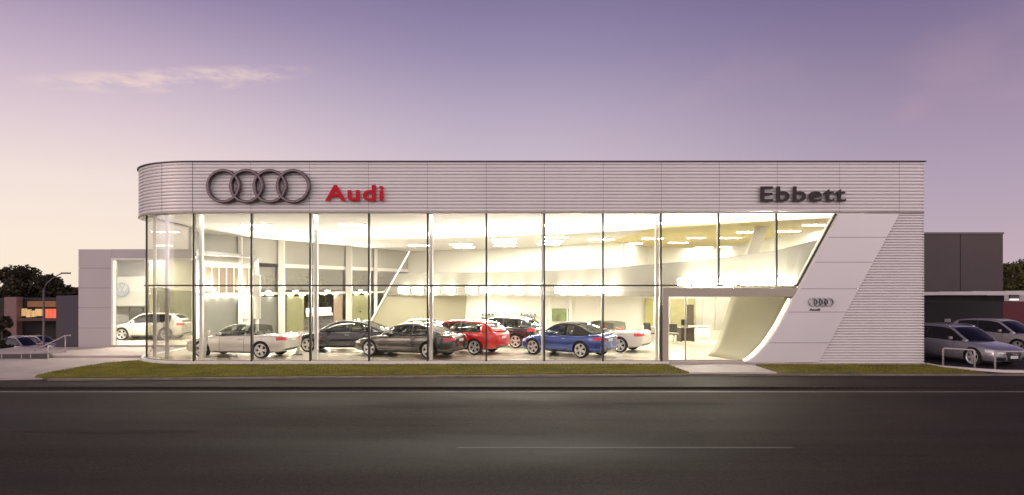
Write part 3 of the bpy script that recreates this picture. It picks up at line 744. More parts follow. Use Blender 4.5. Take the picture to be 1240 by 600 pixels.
def wheel_meshes():
    t = MB(); pr = [(.245, -.10), (.305, -.112), (.328, -.09), (.335, -.04), (.335, .04), (.328, .09), (.305, .112), (.255, .105)]
    t.lathe(pr, 36); tm = t.mesh('tyre', M_tyre, True)
    r_ = MB(); r_.lathe([(.255, .09), (.262, .112), (.250, .114), (.228, .09), (.222, -.02), (.245, -.09)], 36)
    r_.lathe([(.0, .02), (.222, .02)], 36, mi=1)
    for k in range(5):
        a = 2*math.pi*k/5+.3; ca, sa = math.cos(a), math.sin(a)
        for sgn in (-1, 1):
            pts = []
            for rad, wd in ((.03, .016), (.232, .017)):
                offc = sgn*(.016 + .10*(rad-.03)*.9)
                for s2 in (-1, 1):
                    o_ = offc+s2*wd*1.3; pts.append((rad*ca - o_*sa, rad*sa + o_*ca))
            q = [pts[0], pts[1], pts[3], pts[2]]
            r_.prism([(x, .06, z) for x, z in q], (0, .032, 0))
    r_.lathe([(.0, .10), (.045, .098), (.05, .05)], 16)
    rm = r_.mesh('rim', [M_rim, M_blackpl], False)
    return tm, rm
TM, RM = wheel_meshes()

def car(name, label, typ, paint, loc, rz, Ln=4.6, Wd=1.82, Ht=None, opened=False, soft=False, seats=None, glass=None, group=None, detail=True, cat='car', rimr=1.0, clad_low=False, wb=(.19, .785)):
    T = TYPES[typ]; root = thing(name, label, cat, loc, rz, group)
    hk = 1 if Ht is None else Ht/max(v for _, v in T['top'])
    glass = glass or M_cglass; seats = seats or M_seatd
    fx = lambda s: Ln*(.5-s)
    W2 = Wd/2
    # ---- lower body
    ss = [0, .012, .03, .06, .10, .15, .20, .26, .31, .38, .48, .58, .68, .76, .83, .89, .94, .97, .99, 1]
    rows = []
    for s in ss:
        w_ = interp(BODY['w'], s)*W2; zb = interp(BODY['zb'], s); zs = interp(T['zs'], s); zc = max(interp(T['zc'], s), zs+.01)
        h = zs-zb
        half = [(0, zb), (w_*.80, zb), (w_*.955, zb+.05), (w_*.99, zb+.16*h/.6), (w_*1.0, zb+.45*h), (w_*.992, zb+.68*h), (w_*.975, zb+.84*h), (w_*.935, zs-.01), (w_*.86, zs+(zc-zs)*.45), (w_*.6, zs+(zc-zs)*.88), (w_*.3, zc), (0, zc+.006)]
        x = fx(s)
        nose = .05*Ln if s < .08 else 0
        ring = []
        for y, z in half:
            bow = (1-(y/W2)**2)*(.06*math.exp(-s*14) - .05*math.exp(-(1-s)*16))*1.2
            ring.append((x+bow, y, z))
        ring += [(a, -b, c) for a, b, c in half and [ring[k] for k in range(len(ring)-2, 0, -1)]]
        rows.append(ring)
    n = len(rows[0]); mb = MB(); vs = [p for r_ in rows for p in r_]
    fs = [(i*n+j, (i+1)*n+j, (i+1)*n+(j+1) % n, i*n+(j+1) % n) for i in range(len(rows)-1) for j in range(n)]
    fs += [tuple(range(n)), tuple(range((len(rows)-1)*n, len(rows)*n))[::-1]]
    mb.add(vs, fs); me = mb.mesh('body', [paint, M_blackpl], True)
    bm = bmesh.new(); bm.from_mesh(me); bmesh.ops.recalc_face_normals(bm, faces=bm.faces); bm.to_mesh(me); bm.free()
    tmp = bpy.data.objects.new('tmp', me); C.objects.link(tmp)
    sb = tmp.modifiers.new('s', 'SUBSURF'); sb.levels = sb.render_levels = 1 if not detail else 2
    ax = [fx(wb[0]), fx(wb[1])]; wr = .335
    cut = MB()
    for a in ax:
        for sg in (-1, 1):
            k = 28; rr_ = wr+.045
            ring0 = [(a+rr_*math.cos(2*math.pi*i/k), sg*(W2-.30), wr+rr_*math.sin(2*math.pi*i/k)) for i in range(k)]
            ring1 = [(p[0], sg*(W2+.3), p[2]) for p in ring0]
            vs = ring0+ring1; fs = [(i, (i+1) % k, k+(i+1) % k, k+i) for i in range(k)] + [tuple(range(k))[::-1], tuple(range(k, 2*k))]
            cut.add(vs, fs, 1)
    cm = cut.mesh('cut', [paint, M_blackpl])
    bm = bmesh.new(); bm.from_mesh(cm); bmesh.ops.recalc_face_normals(bm, faces=bm.faces); bm.to_mesh(cm); bm.free()
    co = bpy.data.objects.new('cut', cm); C.objects.link(co)
    bo = tmp.modifiers.new('b', 'BOOLEAN'); bo.object = co; bo.operation = 'DIFFERENCE'; bo.solver = 'EXACT'
    bpy.context.view_layer.update(); dg = bpy.context.evaluated_depsgraph_get()
    me2 = bpy.data.meshes.new_from_object(tmp.evaluated_get(dg)); me2.name = 'body'
    bpy.data.objects.remove(tmp); bpy.data.objects.remove(co)
    nrm = [p.material_index == 0 for p in me2.polygons]; me2.polygons.foreach_set('use_smooth', nrm)
    body = bpy.data.objects.new('body', me2); C.objects.link(body); body.parent = root
    bvh = BVHTree.FromPolygons([v.co for v in me2.vertices], [tuple(p.vertices) for p in me2.polygons])
    def patch(nm, corners, d, m, off=.008, nu=8, nv=4, parent=root, thick=.01):
        d = Vector(d).normalized(); rows = []
        cs = [Vector(c) for c in corners]
        for i in range(nu+1):
            u = i/nu; row = []
            for j in range(nv+1):
                v = j/nv; p = (cs[0]*(1-u)+cs[1]*u)*(1-v) + (cs[3]*(1-u)+cs[2]*u)*v
                hit = bvh.ray_cast(p - d*3, d)
                q = hit[0] - d*off if hit[0] is not None else None
                row.append(q)
            rows.append(row)
        good = [q for r_ in rows for q in r_ if q is not None]
        if len(good) < (nu+1)*(nv+1)*.6: return None
        # fill misses with nearest valid
        for i in range(nu+1):
            for j in range(nv+1):
                if rows[i][j] is None:
                    u, v = i/nu, j/nv; p = (cs[0]*(1-u)+cs[1]*u)*(1-v) + (cs[3]*(1-u)+cs[2]*u)*v
                    hit = bvh.find_nearest(p - d*.3); rows[i][j] = hit[0] - d*off
        mb = MB(); mb.grid(rows); mb.grid([[q + d*thick for q in r_] for r_ in rows], flip=True)
        o = mb.build(nm, m, parent, smooth=True); return o
    # ---- greenhouse
    top = [(s, .92+(z-.92)*(hk if hk else 1)) if z > .92 else (s, z) for s, z in T['top']]
    if Ht: 
        zm = max(z for _, z in T['top']); top = [(s, .93+(z-.93)*(Ht-.93)/(zm-.93)) for s, z in T['top']]
    s0, s3 = top[0][0], top[-1][0]; s1, s2, sC = T['s1'], T['s2'], T['sC']
    NS = 44; st = [s0+(s3-s0)*i/NS for i in range(NS+1)]
    ringN = 5
    G_ = []
    for s in st:
        zb = interp(T['zs'], s)-.03; zt = max(interp(top, s), zb+.035); h = zt-zb
        yb = W2*.925*min(1, interp(BODY['w'], s))
        e = min(1, (s-s0)/.10); yb *= .90+.10*math.sin(e*math.pi/2); e = min(1, (s3-s)/.12); yb *= .86+.14*math.sin(e*math.pi/2)
        yt = yb - .36*h - .02
        side = [(yb-(yb-yt)*(t**1.25), zb+(h-.035)*t) for t in (0, .22, .5, .78, .95)]
        cor = [(yt-.025, zt-.012), (yt-.07, zt-.002)]
        tp = [(yt*k, zt+.022*(1-k*k)) for k in (.72, .45, .2, 0)]
        half = side+cor+tp; x = fx(s)
        def bx(y, z):
            k = 1-(y/max(yt, .1))**2 if abs(y) < yt else 0
            f = max(0, 1-(s-s0)/(s1-s0)); g = max(0, 1-(s3-s)/(s3-s2))
            return x + k*(.13*f**.6 - .10*g**.6)
        hv = [(bx(y, z), y, z) for y, z in half]
        G_.append(hv + [(a, -b, c) for a, b, c in hv[-2::-1]])
    nr = len(G_[0]); nh = (nr-1)//2   # nh = index of centre
    sB = (s1+.02+sC)/2 - .01
    def cls(i, j):
        s = (st[i]+st[i+1])/2; jj = j if j < nh else nr-2-j
        if jj < 4:
            if opened: return 'side_window' if s0+.05 < s < sB+.09 else None
            if s < s0+.035: return 'roof'
            hgt = interp(top, s)-interp(T['zs'], s)
            if hgt < .10: return 'roof'
            if sB-.012 < s < sB+.012: return 'pillar'
            lim = sC if not soft else sB+.06
            if s > lim: return 'roof'
            if jj == 0 and False: return 'trim'
            return 'side_window'
        if jj < 6:
            if opened: return 'windscreen_frame' if s < s1+.01 else None
            return 'roof'
        if s < s1: return 'windscreen'
        if opened: return 'windscreen_frame' if s < s1+.02 else None
        if s < s2: return 'roof'
        return 'rear_window' if (st[i+1] < s3-.02) else 'roof'
    bins = {}
    for i in range(NS):
        for j in range(nr-1):
            c = cls(i, j)
            if c is None: continue
            if c in ('side_window', 'pillar'): c = c + ('' if j < nh else '#')
            bins.setdefault(c, []).append((i*nr+j, (i+1)*nr+j, (i+1)*nr+j+1, i*nr+j+1))
    allv = [p for r_ in G_ for p in r_]
    roofm = M_fabric if soft else paint
    mm = {'side_window': glass, 'pillar': M_blackpl, 'roof': roofm, 'windscreen': glass, 'rear_window': glass, 'windscreen_frame': paint}
    for c, fs in bins.items():
        k = c.rstrip('#'); used = sorted({v for f in fs for v in f}); ix = {v: i for i, v in enumerate(used)}
        mb = MB(); mb.add([allv[v] for v in used], [tuple(ix[v] for v in f) for f in fs])
        o = mb.build(k, mm[k], root, smooth=True)
        if k in ('roof', 'pillar', 'windscreen_frame'):
            sd = o.modifiers.new('solid', 'SOLIDIFY'); sd.thickness = .03; sd.offset = 0
    # window surround line
    # ---- cabin: dark deck, seats, wheel
    mb = MB(); a0, a1 = s0+.05, min(s3-.04, .9)
    rows = []
    for i in range(13):
        s = a0+(a1-a0)*i/12; z = max(interp(T['zc'], s), interp(T['zs'], s)) + .016; yy = W2*.80*(1 if .05 < i/12 < .95 else .93)
        rows.append([(fx(s), -yy, z-.008), (fx(s), 0, z), (fx(s), yy, z-.008)])
    if opened:
        rows = rows[:9]
    mb.grid(rows, flip=True); mb.build('cabin_interior', M_seatd, root)
    zb_ = interp(T['zs'], .5)
    for s, ys, hh in ((.50, (-.36, .36), .26), (.68, (-.36, .36), .18)):
        for y in ys:
            mb = MB(); x = fx(s)
            pr = [(0, -.02), (.02, hh*.55), (.0, hh*.62), (.0, hh*.66), (.01, hh), (-.07, hh), (-.09, hh*.66), (-.09, hh*.6), (-.13, -.02)]
            wds = [.24, .22, .10, .13, .11, .11, .13, .10, .24]
            wds = [.23, .20, .08, .13, .11]
            mb.prism([(x-.12, y-.23, zb_), (x-.12, y+.23, zb_), (x-.15, y+.19, zb_+hh*.55), (x-.15, y-.19, zb_+hh*.55)], (.12, 0, 0))
            mb.prism([(x-.14, y-.12, zb_+hh*.60), (x-.14, y+.12, zb_+hh*.60), (x-.15, y+.10, zb_+hh), (x-.15, y-.10, zb_+hh)], (.08, 0, 0))
            mb.build('seat', seats, root, bevel=.03)
    # ---- lights, grille, plates, seams
    hf = interp(T['zs'], .03)
    for sg in (-1, 1):
        patch('headlight', [(fx(.0), sg*W2*.50, hf-.11), (fx(.06), sg*W2*.99, hf-.07), (fx(.06), sg*W2*.99, hf+.045), (fx(.0), sg*W2*.52, hf-.005)], (-1, -sg*.55, -.12), M_head, .010, 8, 4)
        zt_ = interp(T['zs'], .98)
        patch('tail_light', [(fx(1.0), sg*W2*.48, zt_-.15), (fx(.955), sg*W2*1.0, zt_-.17), (fx(.955), sg*W2*1.0, zt_-.03), (fx(1.0), sg*W2*.48, zt_-.03)], (1, -sg*.7, 0), M_tail, .010, 8, 4)
        # side sills, door seams, handles
        if detail:
            for s, in ((s0+.09,), (sB,), (.76 if typ != 'coupe' else .79,)):
                z0, z1 = interp(BODY['zb'], s)+.10, interp(T['zs'], s)-.035
                patch('door_seam', [(fx(s)+.007, sg*W2, z0), (fx(s)-.007, sg*W2, z0), (fx(s)-.007, sg*W2, z1), (fx(s)+.007, sg*W2, z1)], (0, -sg, 0), M_blackpl, .003, 1, 8, thick=.004)
            for s in ((sB-.035, .74) if typ != 'coupe' else (sB-.035,)):
                z = interp(T['zs'], s)-.14; mb = MB(); h = bvh.ray_cast(Vector((fx(s), sg*3, z)), Vector((0, -sg, 0)))
                if h[0]: 
                    y = h[0].y; mb.box((fx(s)-.10, y-sg*.005, z-.012), (fx(s)+.10, y+sg*.028, z+.012)); mb.build('door_handle', M_chrome if not clad_low else paint, root, bevel=.008)
            patch('sill', [(fx(.27), sg*W2, .20), (fx(.70), sg*W2, .20), (fx(.70), sg*W2, .265), (fx(.27), sg*W2, .265)], (0, -sg, 0), M_blackpl if not clad_low else mat('trim_alloy', (.45, .43, .43, 1), .3, .6), .012, 10, 2, thick=.02)
        # mirror
        zt_ = interp(T['zs'], s0+.10); mb = MB(); x = fx(s0+.095); yb = W2*.93
        mb.prism([(x, sg*(yb-.02), zt_+.02), (x-.10, sg*(yb-.02), zt_+.02), (x-.10, sg*(yb+.06), zt_+.03), (x, sg*(yb+.06), zt_+.03)], (0, 0, .03))
        mi_ = mb.build('mirror', M_blackpl, root)
        mb = MB(); mb.box((x-.09, sg*(yb+.05), zt_+.03), (x+.03, sg*(yb+.20), zt_+.155)); o = mb.build('mirror_shell', paint, mi_, bevel=.035)
        for a in ax:
            wo_ = bpy.data.objects.new('wheel', TM.copy() if False else TM); C.objects.link(wo_); wo_.parent = root
            wo_.location = (a, sg*(W2-.125), wr); wo_.rotation_euler = (0, random.uniform(0, 6), 0)
            if sg < 0: wo_.rotation_euler = (0, random.uniform(0, 6), math.pi)
            ro = bpy.data.objects.new('rim', RM); C.objects.link(ro); ro.parent = wo_
    g = patch('grille', [(fx(0), -.36, .62 if hf > .6 else .58), (fx(0), .36, .62 if hf > .6 else .58), (fx(0), .27, .27), (fx(0), -.27, .27)], (-1, 0, 0), M_blackpl, .012, 8, 6)
    if detail and g:
        rr4 = MB()
        for k in range(4):
            cy = (k-1.5)*.075; hit = bvh.ray_cast(Vector((3.5, cy, .54)), Vector((-1, 0, 0)))
            if hit[0]: rr4.tube([(hit[0].x+.03, cy+.05*math.cos(t*math.pi/8), .54+.05*math.sin(t*math.pi/8)) for t in range(17)], .006, 5)
        rr4.build('ring_badge', M_chrome, g, smooth=True)
    for sg, zz_ in ((1, .34), (-1, .70)):
        patch('number_plate', [(sg*2.2, -.18, zz_), (sg*2.2, .18, zz_), (sg*2.2, .18, zz_+.11), (sg*2.2, -.18, zz_+.11)], (-sg, 0, 0), M_plate, .018, 4, 2)
    for sg in (-1, 1):
        patch('air_intake', [(2.6, sg*.42, .27), (2.4, sg*.78, .29), (2.4, sg*.78, .40), (2.6, sg*.42, .40)], (-1, -sg*.25, 0), M_blackpl, .008, 5, 3)
        if typ == 'wagon':
            rp = []
            for s in [.44+.45*k/10 for k in range(11)]:
                zt = interp(top, s); yb = W2*.925; rp.append((fx(s), sg*(yb-.36*(zt-interp(T['zs'], s)+.03)-.06), zt+.05-(.045 if s in (.44, .89) or s > .885 or s < .45 else 0)))
            rb_ = MB(); rb_.tube(rp, .016, 6); rb_.build('roof_rail', M_chrome, root, smooth=True)
    patch('rear_bumper_trim', [(-2, -.62, .30), (-2, .62, .30), (-2, .62, .40), (-2, -.62, .40)], (1, 0, 0), M_blackpl, .008, 8, 2)
    return root
def paint(name, col, metal=.5, rough=.25): return mat(name, col, rough, metal, var=.04, scale=20, coat=1)
PI = math.pi
car('convertible_car', 'pale silver convertible with its roof down at the left end of the showroom', 'coupe', paint('pale_silver_paint', (.80, .77, .68, 1), .2), (-11.35, 28.85, 0), PI-R(9), 4.42, 1.79, 1.37, opened=True)
car('parked_car', 'black saloon behind the dark grey car, nose beside the pale convertible', 'coupe', paint('black_paint', (.012, .012, .016, 1), .2), (X(418, 31.3), 31.3, 0), PI-R(5), 4.6, 1.82, 1.38)
car('parked_car', 'dark grey fastback with shining alloy wheels between black and red cars', 'coupe', paint('dark_grey_paint', (.085, .08, .07, 1), .5), (X(497, 28.95), 28.95, 0), PI-R(22), 4.7, 1.85, 1.39)
car('parked_car', 'pale car mostly hidden behind the dark grey fastback', 'coupe', paint('cream_white_paint', (.62, .58, .48, 1), .2), (X(503, 33.4), 33.4, 0), PI-R(4), 4.4, 1.8, 1.34)
car('parked_car', 'bright red estate car with roof in glare at the centre of the showroom', 'hatch', paint('red_paint', (.60, .018, .012, 1), .15), (X(556, 30.5), 30.5, 0), PI-R(26), 4.4, 1.79, 1.43)
car('parked_car', 'black hatchback with red tail lights between the red and the blue car', 'hatch', paint('black_paint', (.012, .012, .016, 1), .2), (X(606, 33.6), 33.6, 0), PI-R(24), 4.1, 1.74, 1.42)
car('convertible_car', 'deep blue convertible with closed black fabric roof', 'coupe', paint('blue_paint', (.035, .075, .30, 1), .4), (X(688, 29.3), 29.3, 0), PI-R(38), 4.05, 1.78, 1.385, soft=True)
car('convertible_car', 'white open convertible with tan seats at the right end of the showroom', 'coupe', paint('white_paint', (.74, .72, .66, 1), .05), (X(727, 31.7), 31.7, 0), PI-R(30), 4.5, 1.83, 1.38, opened=True, seats=M_seatr)
car('parked_car', 'small white hatchback inside the lit wing on the left', 'hatch', paint('white_paint', (.74, .72, .66, 1), .05), (-20.05, 38.0, 0), PI+R(2), 3.95, 1.68, 1.46, glass=M_cglassd)
car('parked_car', 'silver grey estate car parked behind the hoop rail by the ribbed wall', 'wagon', paint('silver_grey_paint', (.34, .33, .36, 1), .5), (18.25, 28.0, ZG), R(-76), 4.8, 1.84, 1.46, glass=M_cglassd, clad_low=True)
car('parked_car', 'pale car at the right edge, behind the silver grey estate', 'hatch', paint('pale_gold_paint', (.55, .50, .46, 1), .4), (23.0, 32.2, ZG), R(-70), 4.5, 1.82, 1.5, glass=M_cglassd)
car('parked_car', 'light silver hatchback below the lit yellow shop sign on the left', 'hatch', paint('far_silver_paint', (.40, .37, .37, 1), .4), (X(47, 63), 63, -3.1), R(-10), 4.2, 1.75, 1.5, glass=M_cglassd, detail=False)
car('parked_car', 'grey van-like car parked at the far left beside the pink wall', 'wagon', paint('far_grey_paint', (.25, .23, .24, 1), .4), (X(24, 60), 60, -3.1), R(-14), 4.6, 1.8, 1.6, glass=M_cglassd, detail=False)

# ------------------------------------------------------------------ showroom furniture
def desk(label, x, y, rz, m, w_=1.5):
    t = thing('desk', label, 'desk', (x, y, 0), rz)
    mb = MB(); mb.box((-w_/2, -.35, .71), (w_/2, .35, .75)); mb.build('desk_top', m, t, bevel=.005)
    mb = MB(); mb.box((-w_/2+.03, -.33, .003), (-w_/2+.07, .33, .708)); mb.build('side_panel', m, t)
    mb = MB(); mb.box((w_/2-.07, -.33, .003), (w_/2-.03, .33, .708)); mb.build('side_panel', m, t)
    mb = MB(); mb.box((-w_/2+.072, -.30, .05), (w_/2-.072, -.27, .70)); mb.build('front_panel', m, t)
    return t
M_deskd = mat('dark_laminate', (.06, .045, .03, 1), .4, var=.1)
desk('dark reception desk seen through the entrance door', X(830, 36.5), 36.5, R(8), M_deskd, .8)
desk('long cream counter right of the dark reception desk', X(847, 38), 38, 0, M_wallc, 1.1)
def chair(label, x, y, rz):
    t = thing('office_chair', label, 'chair', (x, y, 0), rz)
    mb = MB(); mb.box((-.24, -.24, .43), (.24, .24, .50)); mb.build('seat', M_seatd, t, bevel=.03)
    mb = MB(); mb.prism([(-.22, .20, .55), (.22, .20, .55), (.20, .28, 1.0), (-.20, .28, 1.0)], (0, .05, 0)); mb.build('backrest', M_seatd, t, bevel=.02)
    mb = MB(); mb.tube([(0, 0, .08), (0, 0, .43)], .03, 8); mb.build('column', M_chrome, t, smooth=True)
    for k in range(5):
        a = 2*PI*k/5; mb = MB(); mb.tube([(0, 0, .09), (.28*math.cos(a), .28*math.sin(a), .04)], .02, 6); mb.build('leg', M_chrome, t)
chair('black office chair left of the dark reception desk', X(816, 35.6), 35.6, R(160))
chair('black office chair right of the white convertible', X(787, 36), 36, R(20))
desk('low cream side desk behind the white convertible', X(787, 37.4), 37.4, 0, M_wallc, .8)
def monitor(label, x, y, z, w_=.5):
    t = thing('monitor', label, 'monitor', (x, y, z), R(10))
    mb = MB(); mb.box((-w_/2, -.02, .10), (w_/2, .02, .42)); mb.build('screen', M_blackpl, t, bevel=.01)
    mb = MB(); mb.box((-.03, -.015, .012), (.03, .015, .099)); mb.build('stem', M_chrome, t)
    mb = MB(); mb.box((-.12, -.08, 0), (.12, .08, .011)); mb.build('base', M_chrome, t)
monitor('small dark monitor on the dark reception desk', X(828, 36.5), 36.5, .751, .3)
onwall('wall_screen', 603.5, 383.5, 626, 391.5, mat('screen_dark', (.05, .045, .03, 1), .3, var=.2), Y=43.8, th=.07, label='dark flat wall screen above the cars in the middle of the back wall', cat='screen')
def shelf(label, px0, px1, tag_):
    Y = 43.7; t = thing('wall_shelf', label, 'shelf', (X((px0+px1)/2, Y), Y, 0)); w_ = (X(px1, Y)-X(px0, Y))/2
    for py in (382, 386.5, 391):
        mb = MB(); z = Z(py, Y); mb.box((-w_, 0, z-.03), (w_, .14, z)); mb.build('board', M_olive, t)
    return t
def shelf_items(px0, px1, group, lab):
    Y = 43.72; rnd = random.Random(int(px0)); first = None
    for py in (382, 386.5, 391):
        px = px0+1.5
        while px < px1-2:
            h = rnd.uniform(.08, .2)
            if first is None:
                mb = MB(); mb.box((-.06, -.01, 0), (.06, .11, 1)); first = mb.build('accessory_box', M_darkp); tag(first, lab, 'box', group); o = first
            else:
                o = first.copy(); C.objects.link(o)
            o.location = (X(px, Y), Y, Z(py, Y)+.001); o.scale = (rnd.uniform(.8, 1.3), 1, h*.7)
            px += rnd.uniform(2.8, 5)
shelf('accessory shelves left of the dark wall screen', 583, 602, 0); shelf('accessory shelves right of the dark wall screen', 630, 650, 1)
shelf_items(583, 602, 'accessories left of the wall screen', 'small dark accessory box on the shelves left of the wall screen')
shelf_items(630, 650, 'accessories right of the wall screen', 'small dark accessory box on the shelves right of the wall screen')
mb = MB(); mb.tube([(0, 0, 0), (0, 0, .02), (0, 0, .021), (0, 0, 1.5)], [.18, .18, .02, .02], 12)
t = thing('banner_stand', 'dark upright display banner behind the dark reception desk', 'banner', (X(836, 38.6), 38.6, 0), R(-12))
mb = MB(); mb.box((-.25, -.14, 0), (.25, .14, .05)); mb.build('base', M_blackpl, t, bevel=.01)
mb = MB(); mb.box((-.19, -.01, .05), (.19, .01, 1.9)); mb.build('banner_panel', M_deskd, t)
# poles/stand beside the convertible (bicycle-like display easel)
t = thing('display_easel', 'white leaning price stand between pale convertible and black saloon', 'stand', (X(362, 29.4), 29.4, 0), R(10))
mb = MB(); mb.prism([(-.14, 0, .03), (.0, 0, .03), (.16, 0, .95), (.08, 0, .95)], (0, .03, 0)); mb.build('board', M_white, t)
mb = MB(); mb.box((-.22, -.18, 0), (.16, .2, .03)); mb.build('base', M_blackpl, t, bevel=.01)
mb = MB(); mb.tube([(-.02, .02, .03), (-.04, .14, .03)], .02, 6); mb.build('foot', M_blackpl, t)
t = thing('sign_stand', 'slim white curved stand in front of the pale convertible nose', 'stand', (X(249.5, 27.6), 27.6, 0), 0)
mb = MB(); mb.tube([(-.10, 0, .05), (-.05, 0, .5), (.04, 0, .95), (.10, 0, 1.15)], [.09, .075, .06, .07], 10); mb.build('post', M_white, t, smooth=True)
mb = MB(); mb.lathe([(0, .05), (.2, .045), (.22, 0)], 16, axis='z'); mb.build('base', M_white, t)

# ------------------------------------------------------------------ left wing
YW = 33.3
Wg = thing('wing_building', 'low grey panelled wing with a tall lit window, left of the glass corner', 'building', (-19, YW, 0))
def wp(mb, name, m, **k):
    o = mb.build(name, m, **k); o.parent = Wg; o.matrix_parent_inverse = Matrix.Translation((19, -YW, 0)); return o
wx0, wx1, wxe = X(95, YW), X(135, YW), -15.6
wzt = Z(302, YW); wzo = Z(313, YW); wzb = Z(418, YW)
seamz = [-.12] + [Z(p, YW) for p in (397.5, 373, 349, 325)] + [wzt]
for a, b in zip(seamz, seamz[1:]):
    mb = MB(); mb.box((wx0, YW, a+.008), (wx1-.01, YW+.25, b-.008)); wp(mb, 'wall_panel', M_wing)
mb = MB(); mb.box((wx1, YW, wzo+.0), (wxe, YW+.25, wzt)); wp(mb, 'wall_panel', M_wing)
mb = MB(); mb.box((wx0+.03, YW+.05, -.1), (wx1-.03, YW+.2, wzt-.02)); wp(mb, 'wall_core', M_capping)
mb = MB(); mb.box((wx1, YW-.02, -.1), (wxe, YW+.25, wzb)); wp(mb, 'window_sill', M_conc)
for a, b in ((wx1, wx1+.09),):
    mb = MB(); mb.box((a, YW-.03, wzb), (b, YW+.2, wzo)); wp(mb, 'window_frame', M_white)
mb = MB(); mb.box((wx1+.09, YW-.03, wzo-.09), (wxe, YW+.2, wzo-.001)); wp(mb, 'window_frame', M_white)
mb = MB(); mb.box((wx1+.18, YW+.05, wzb), (wx1+.215, YW+.09, wzo-.09)); wp(mb, 'mullion', M_portal)
mb = MB(); mb.box((wx1+.09, YW+.1, wzb), (wxe, YW+.112, wzo-.09)); wp(mb, 'window_glass', M_glass)
wxb = X(97, 41)
fan = [(wx0, YW+.26), (wxe, YW+.26), (-15.2, 41), (wxb, 41)]
mb = MB(); mb.prism([(x, y, wzt-.15) for x, y in fan], (0, 0, .15)); wp(mb, 'flat_roof', MATS['roof_membrane'])
mb = MB(); mb.prism([(wx0, YW+.26, -3.1), (wx0+.2, YW+.26, -3.1), (wxb+.2, 41, -3.1), (wxb, 41, -3.1)], (0, 0, wzt+2.93)); wp(mb, 'side_wall', M_wing)
mb = MB(); mb.prism([(wx0+.21, YW+.26, -.1), (wxe, YW+.26, -.1), (-15.2, 41, -.1), (wxb+.21, 41, -.1)], (0, 0, .098)); wp(mb, 'wing_floor', M_floor)
mb = MB(); mb.box((wxb+.21, 40.8, -.002), (-15.2, 41, wzt-.16)); wp(mb, 'inner_wall', M_walls)
mb = MB(); mb.box((-17.6, 40.6, 1.0), (-15.0, 40.75, 3.6)); wp(mb, 'grey_inner_panel', M_greyp)
# inner pale wall with emblem
mb = MB(); mb.box((X(136, 40.0), 40.0, Z(371, 40.0)), (X(184, 40.0), 40.1, Z(335, 40.0))); wp(mb, 'emblem_wall', M_white)
mb = MB(); mb.box((X(156, 40), 40.0, 0), (X(173, 40), 40.1, Z(372, 40))); wp(mb, 'dark_display_window', M_darkp)
t = thing('roundel_emblem', 'round pale blue roundel on the white wall inside the left wing', 'emblem', (X(148, 39.9), 39.9, Z(351, 39.9)))
mb = MB(); r_ = .42; M_rb = mat('roundel_blue', (.52, .58, .66, 1), .4, var=.05)
rows = [[((q)*math.cos(2*PI*k/40), h, q*math.sin(2*PI*k/40)) for q, h in ((r_, .08), (r_, 0), (r_-.06, 0), (r_-.06, .08))] for k in range(41)]
mb.grid(rows); mb.build('ring', M_rb, t)
mb = MB()
def stroke(a, b): 
    d = (Vector((b[0], 0, b[1]))-Vector((a[0], 0, a[1]))).normalized(); n_ = Vector((-d.z, 0, d.x))*.022
    A, Bq = Vector((a[0], .02, a[1])), Vector((b[0], .02, b[1])); mb.prism([A-n_, Bq-n_, Bq+n_, A+n_], (0, .05, 0))
for a, b in (((-.14, .33), (0, .04)), ((0, .04), (.14, .33)), ((-.33, .14), (-.14, -.30)), ((-.14, -.30), (0, -.01)), ((0, -.01), (.14, -.30)), ((.14, -.30), (.33, .14))): stroke(a, b)
mb.build('strokes', M_rb, t)
for x, y in ((-20, 35.5), (-17.8, 35.5), (-20, 38.3), (-17.8, 38.3)):  # panels added above the window head to light the wing interior
    c = copy_tree(cl0); c.location = (x, y, wzt-.17); c.scale = (1.6, .8, 1); c['group'] = 'added ceiling panels in the left wing'; c['label'] = 'one of the ceiling panels added to light the left wing inside'

# ------------------------------------------------------------------ left background
def hatch_sheet(): pass
# low wall and ramp rails
mb = MB(); mb.box((-90, 28.9, -.36), (X(60, 29), 29.15, .08)); o = mb.build('retaining_wall', mat('dark_concrete', (.09, .08, .08, 1), .8, var=.2, bump=.3), bevel=.01); tag(o, 'low dark concrete wall along the apron at the far left', 'wall')
sheet('yard', [(-3000, 29.3), (-24.4, 29.3), (-24.4, 5000), (-3000, 5000)], -3.1, M_lot)
tag(MB().box((-24.41, 29.3, -3.2), (-24.2, 33.2, -.13)).build('bank_wall', M_conc), 'concrete bank wall at the edge of the raised apron below the handrail', 'wall')
def rail(name, label, pts, posts, r_=.025):
    t = thing(name, label, 'railing', (pts[0][0], pts[0][1], 0)); o0 = Vector((pts[0][0], pts[0][1], 0))
    mb = MB(); mb.tube([Vector(p)-o0 for p in pts], r_, 8); mb.build('handrail', M_rail, t, smooth=True)
    for (x, y, z0, z1) in posts:
        mb = MB(); mb.tube([Vector((x, y, z0))-o0, Vector((x, y, z1))-o0], r_*.9, 8); mb.build('post', M_rail, t, smooth=True)
    return t
q = lambda px, py, Y: tuple(P(px, py, Y))
rail('handrail', 'sloping galvanised handrail in front of the dark grey block', [q(41, 425, 30.5), q(58, 417, 30.5), q(78, 407, 30.5), q(85, 406, 30.5), q(85, 407.5, 30.5)],
     [(P(58, 417, 30.5).x, 30.5, ZG-.1, P(58, 417, 30.5).z), (P(79, 407, 30.5).x, 30.5, ZG, P(79, 407, 30.5).z)])
rail('handrail', 'low level guard rail with thin posts on the dark wall at the left', [q(-20, 429, 28.6), q(26, 428.5, 28.6), q(78, 427, 28.6)],
     [(P(k, 428.5, 28.6).x, 28.6, ZG-.1, P(k, 428.3, 28.6).z) for k in (2, 26, 37, 58)], .018)
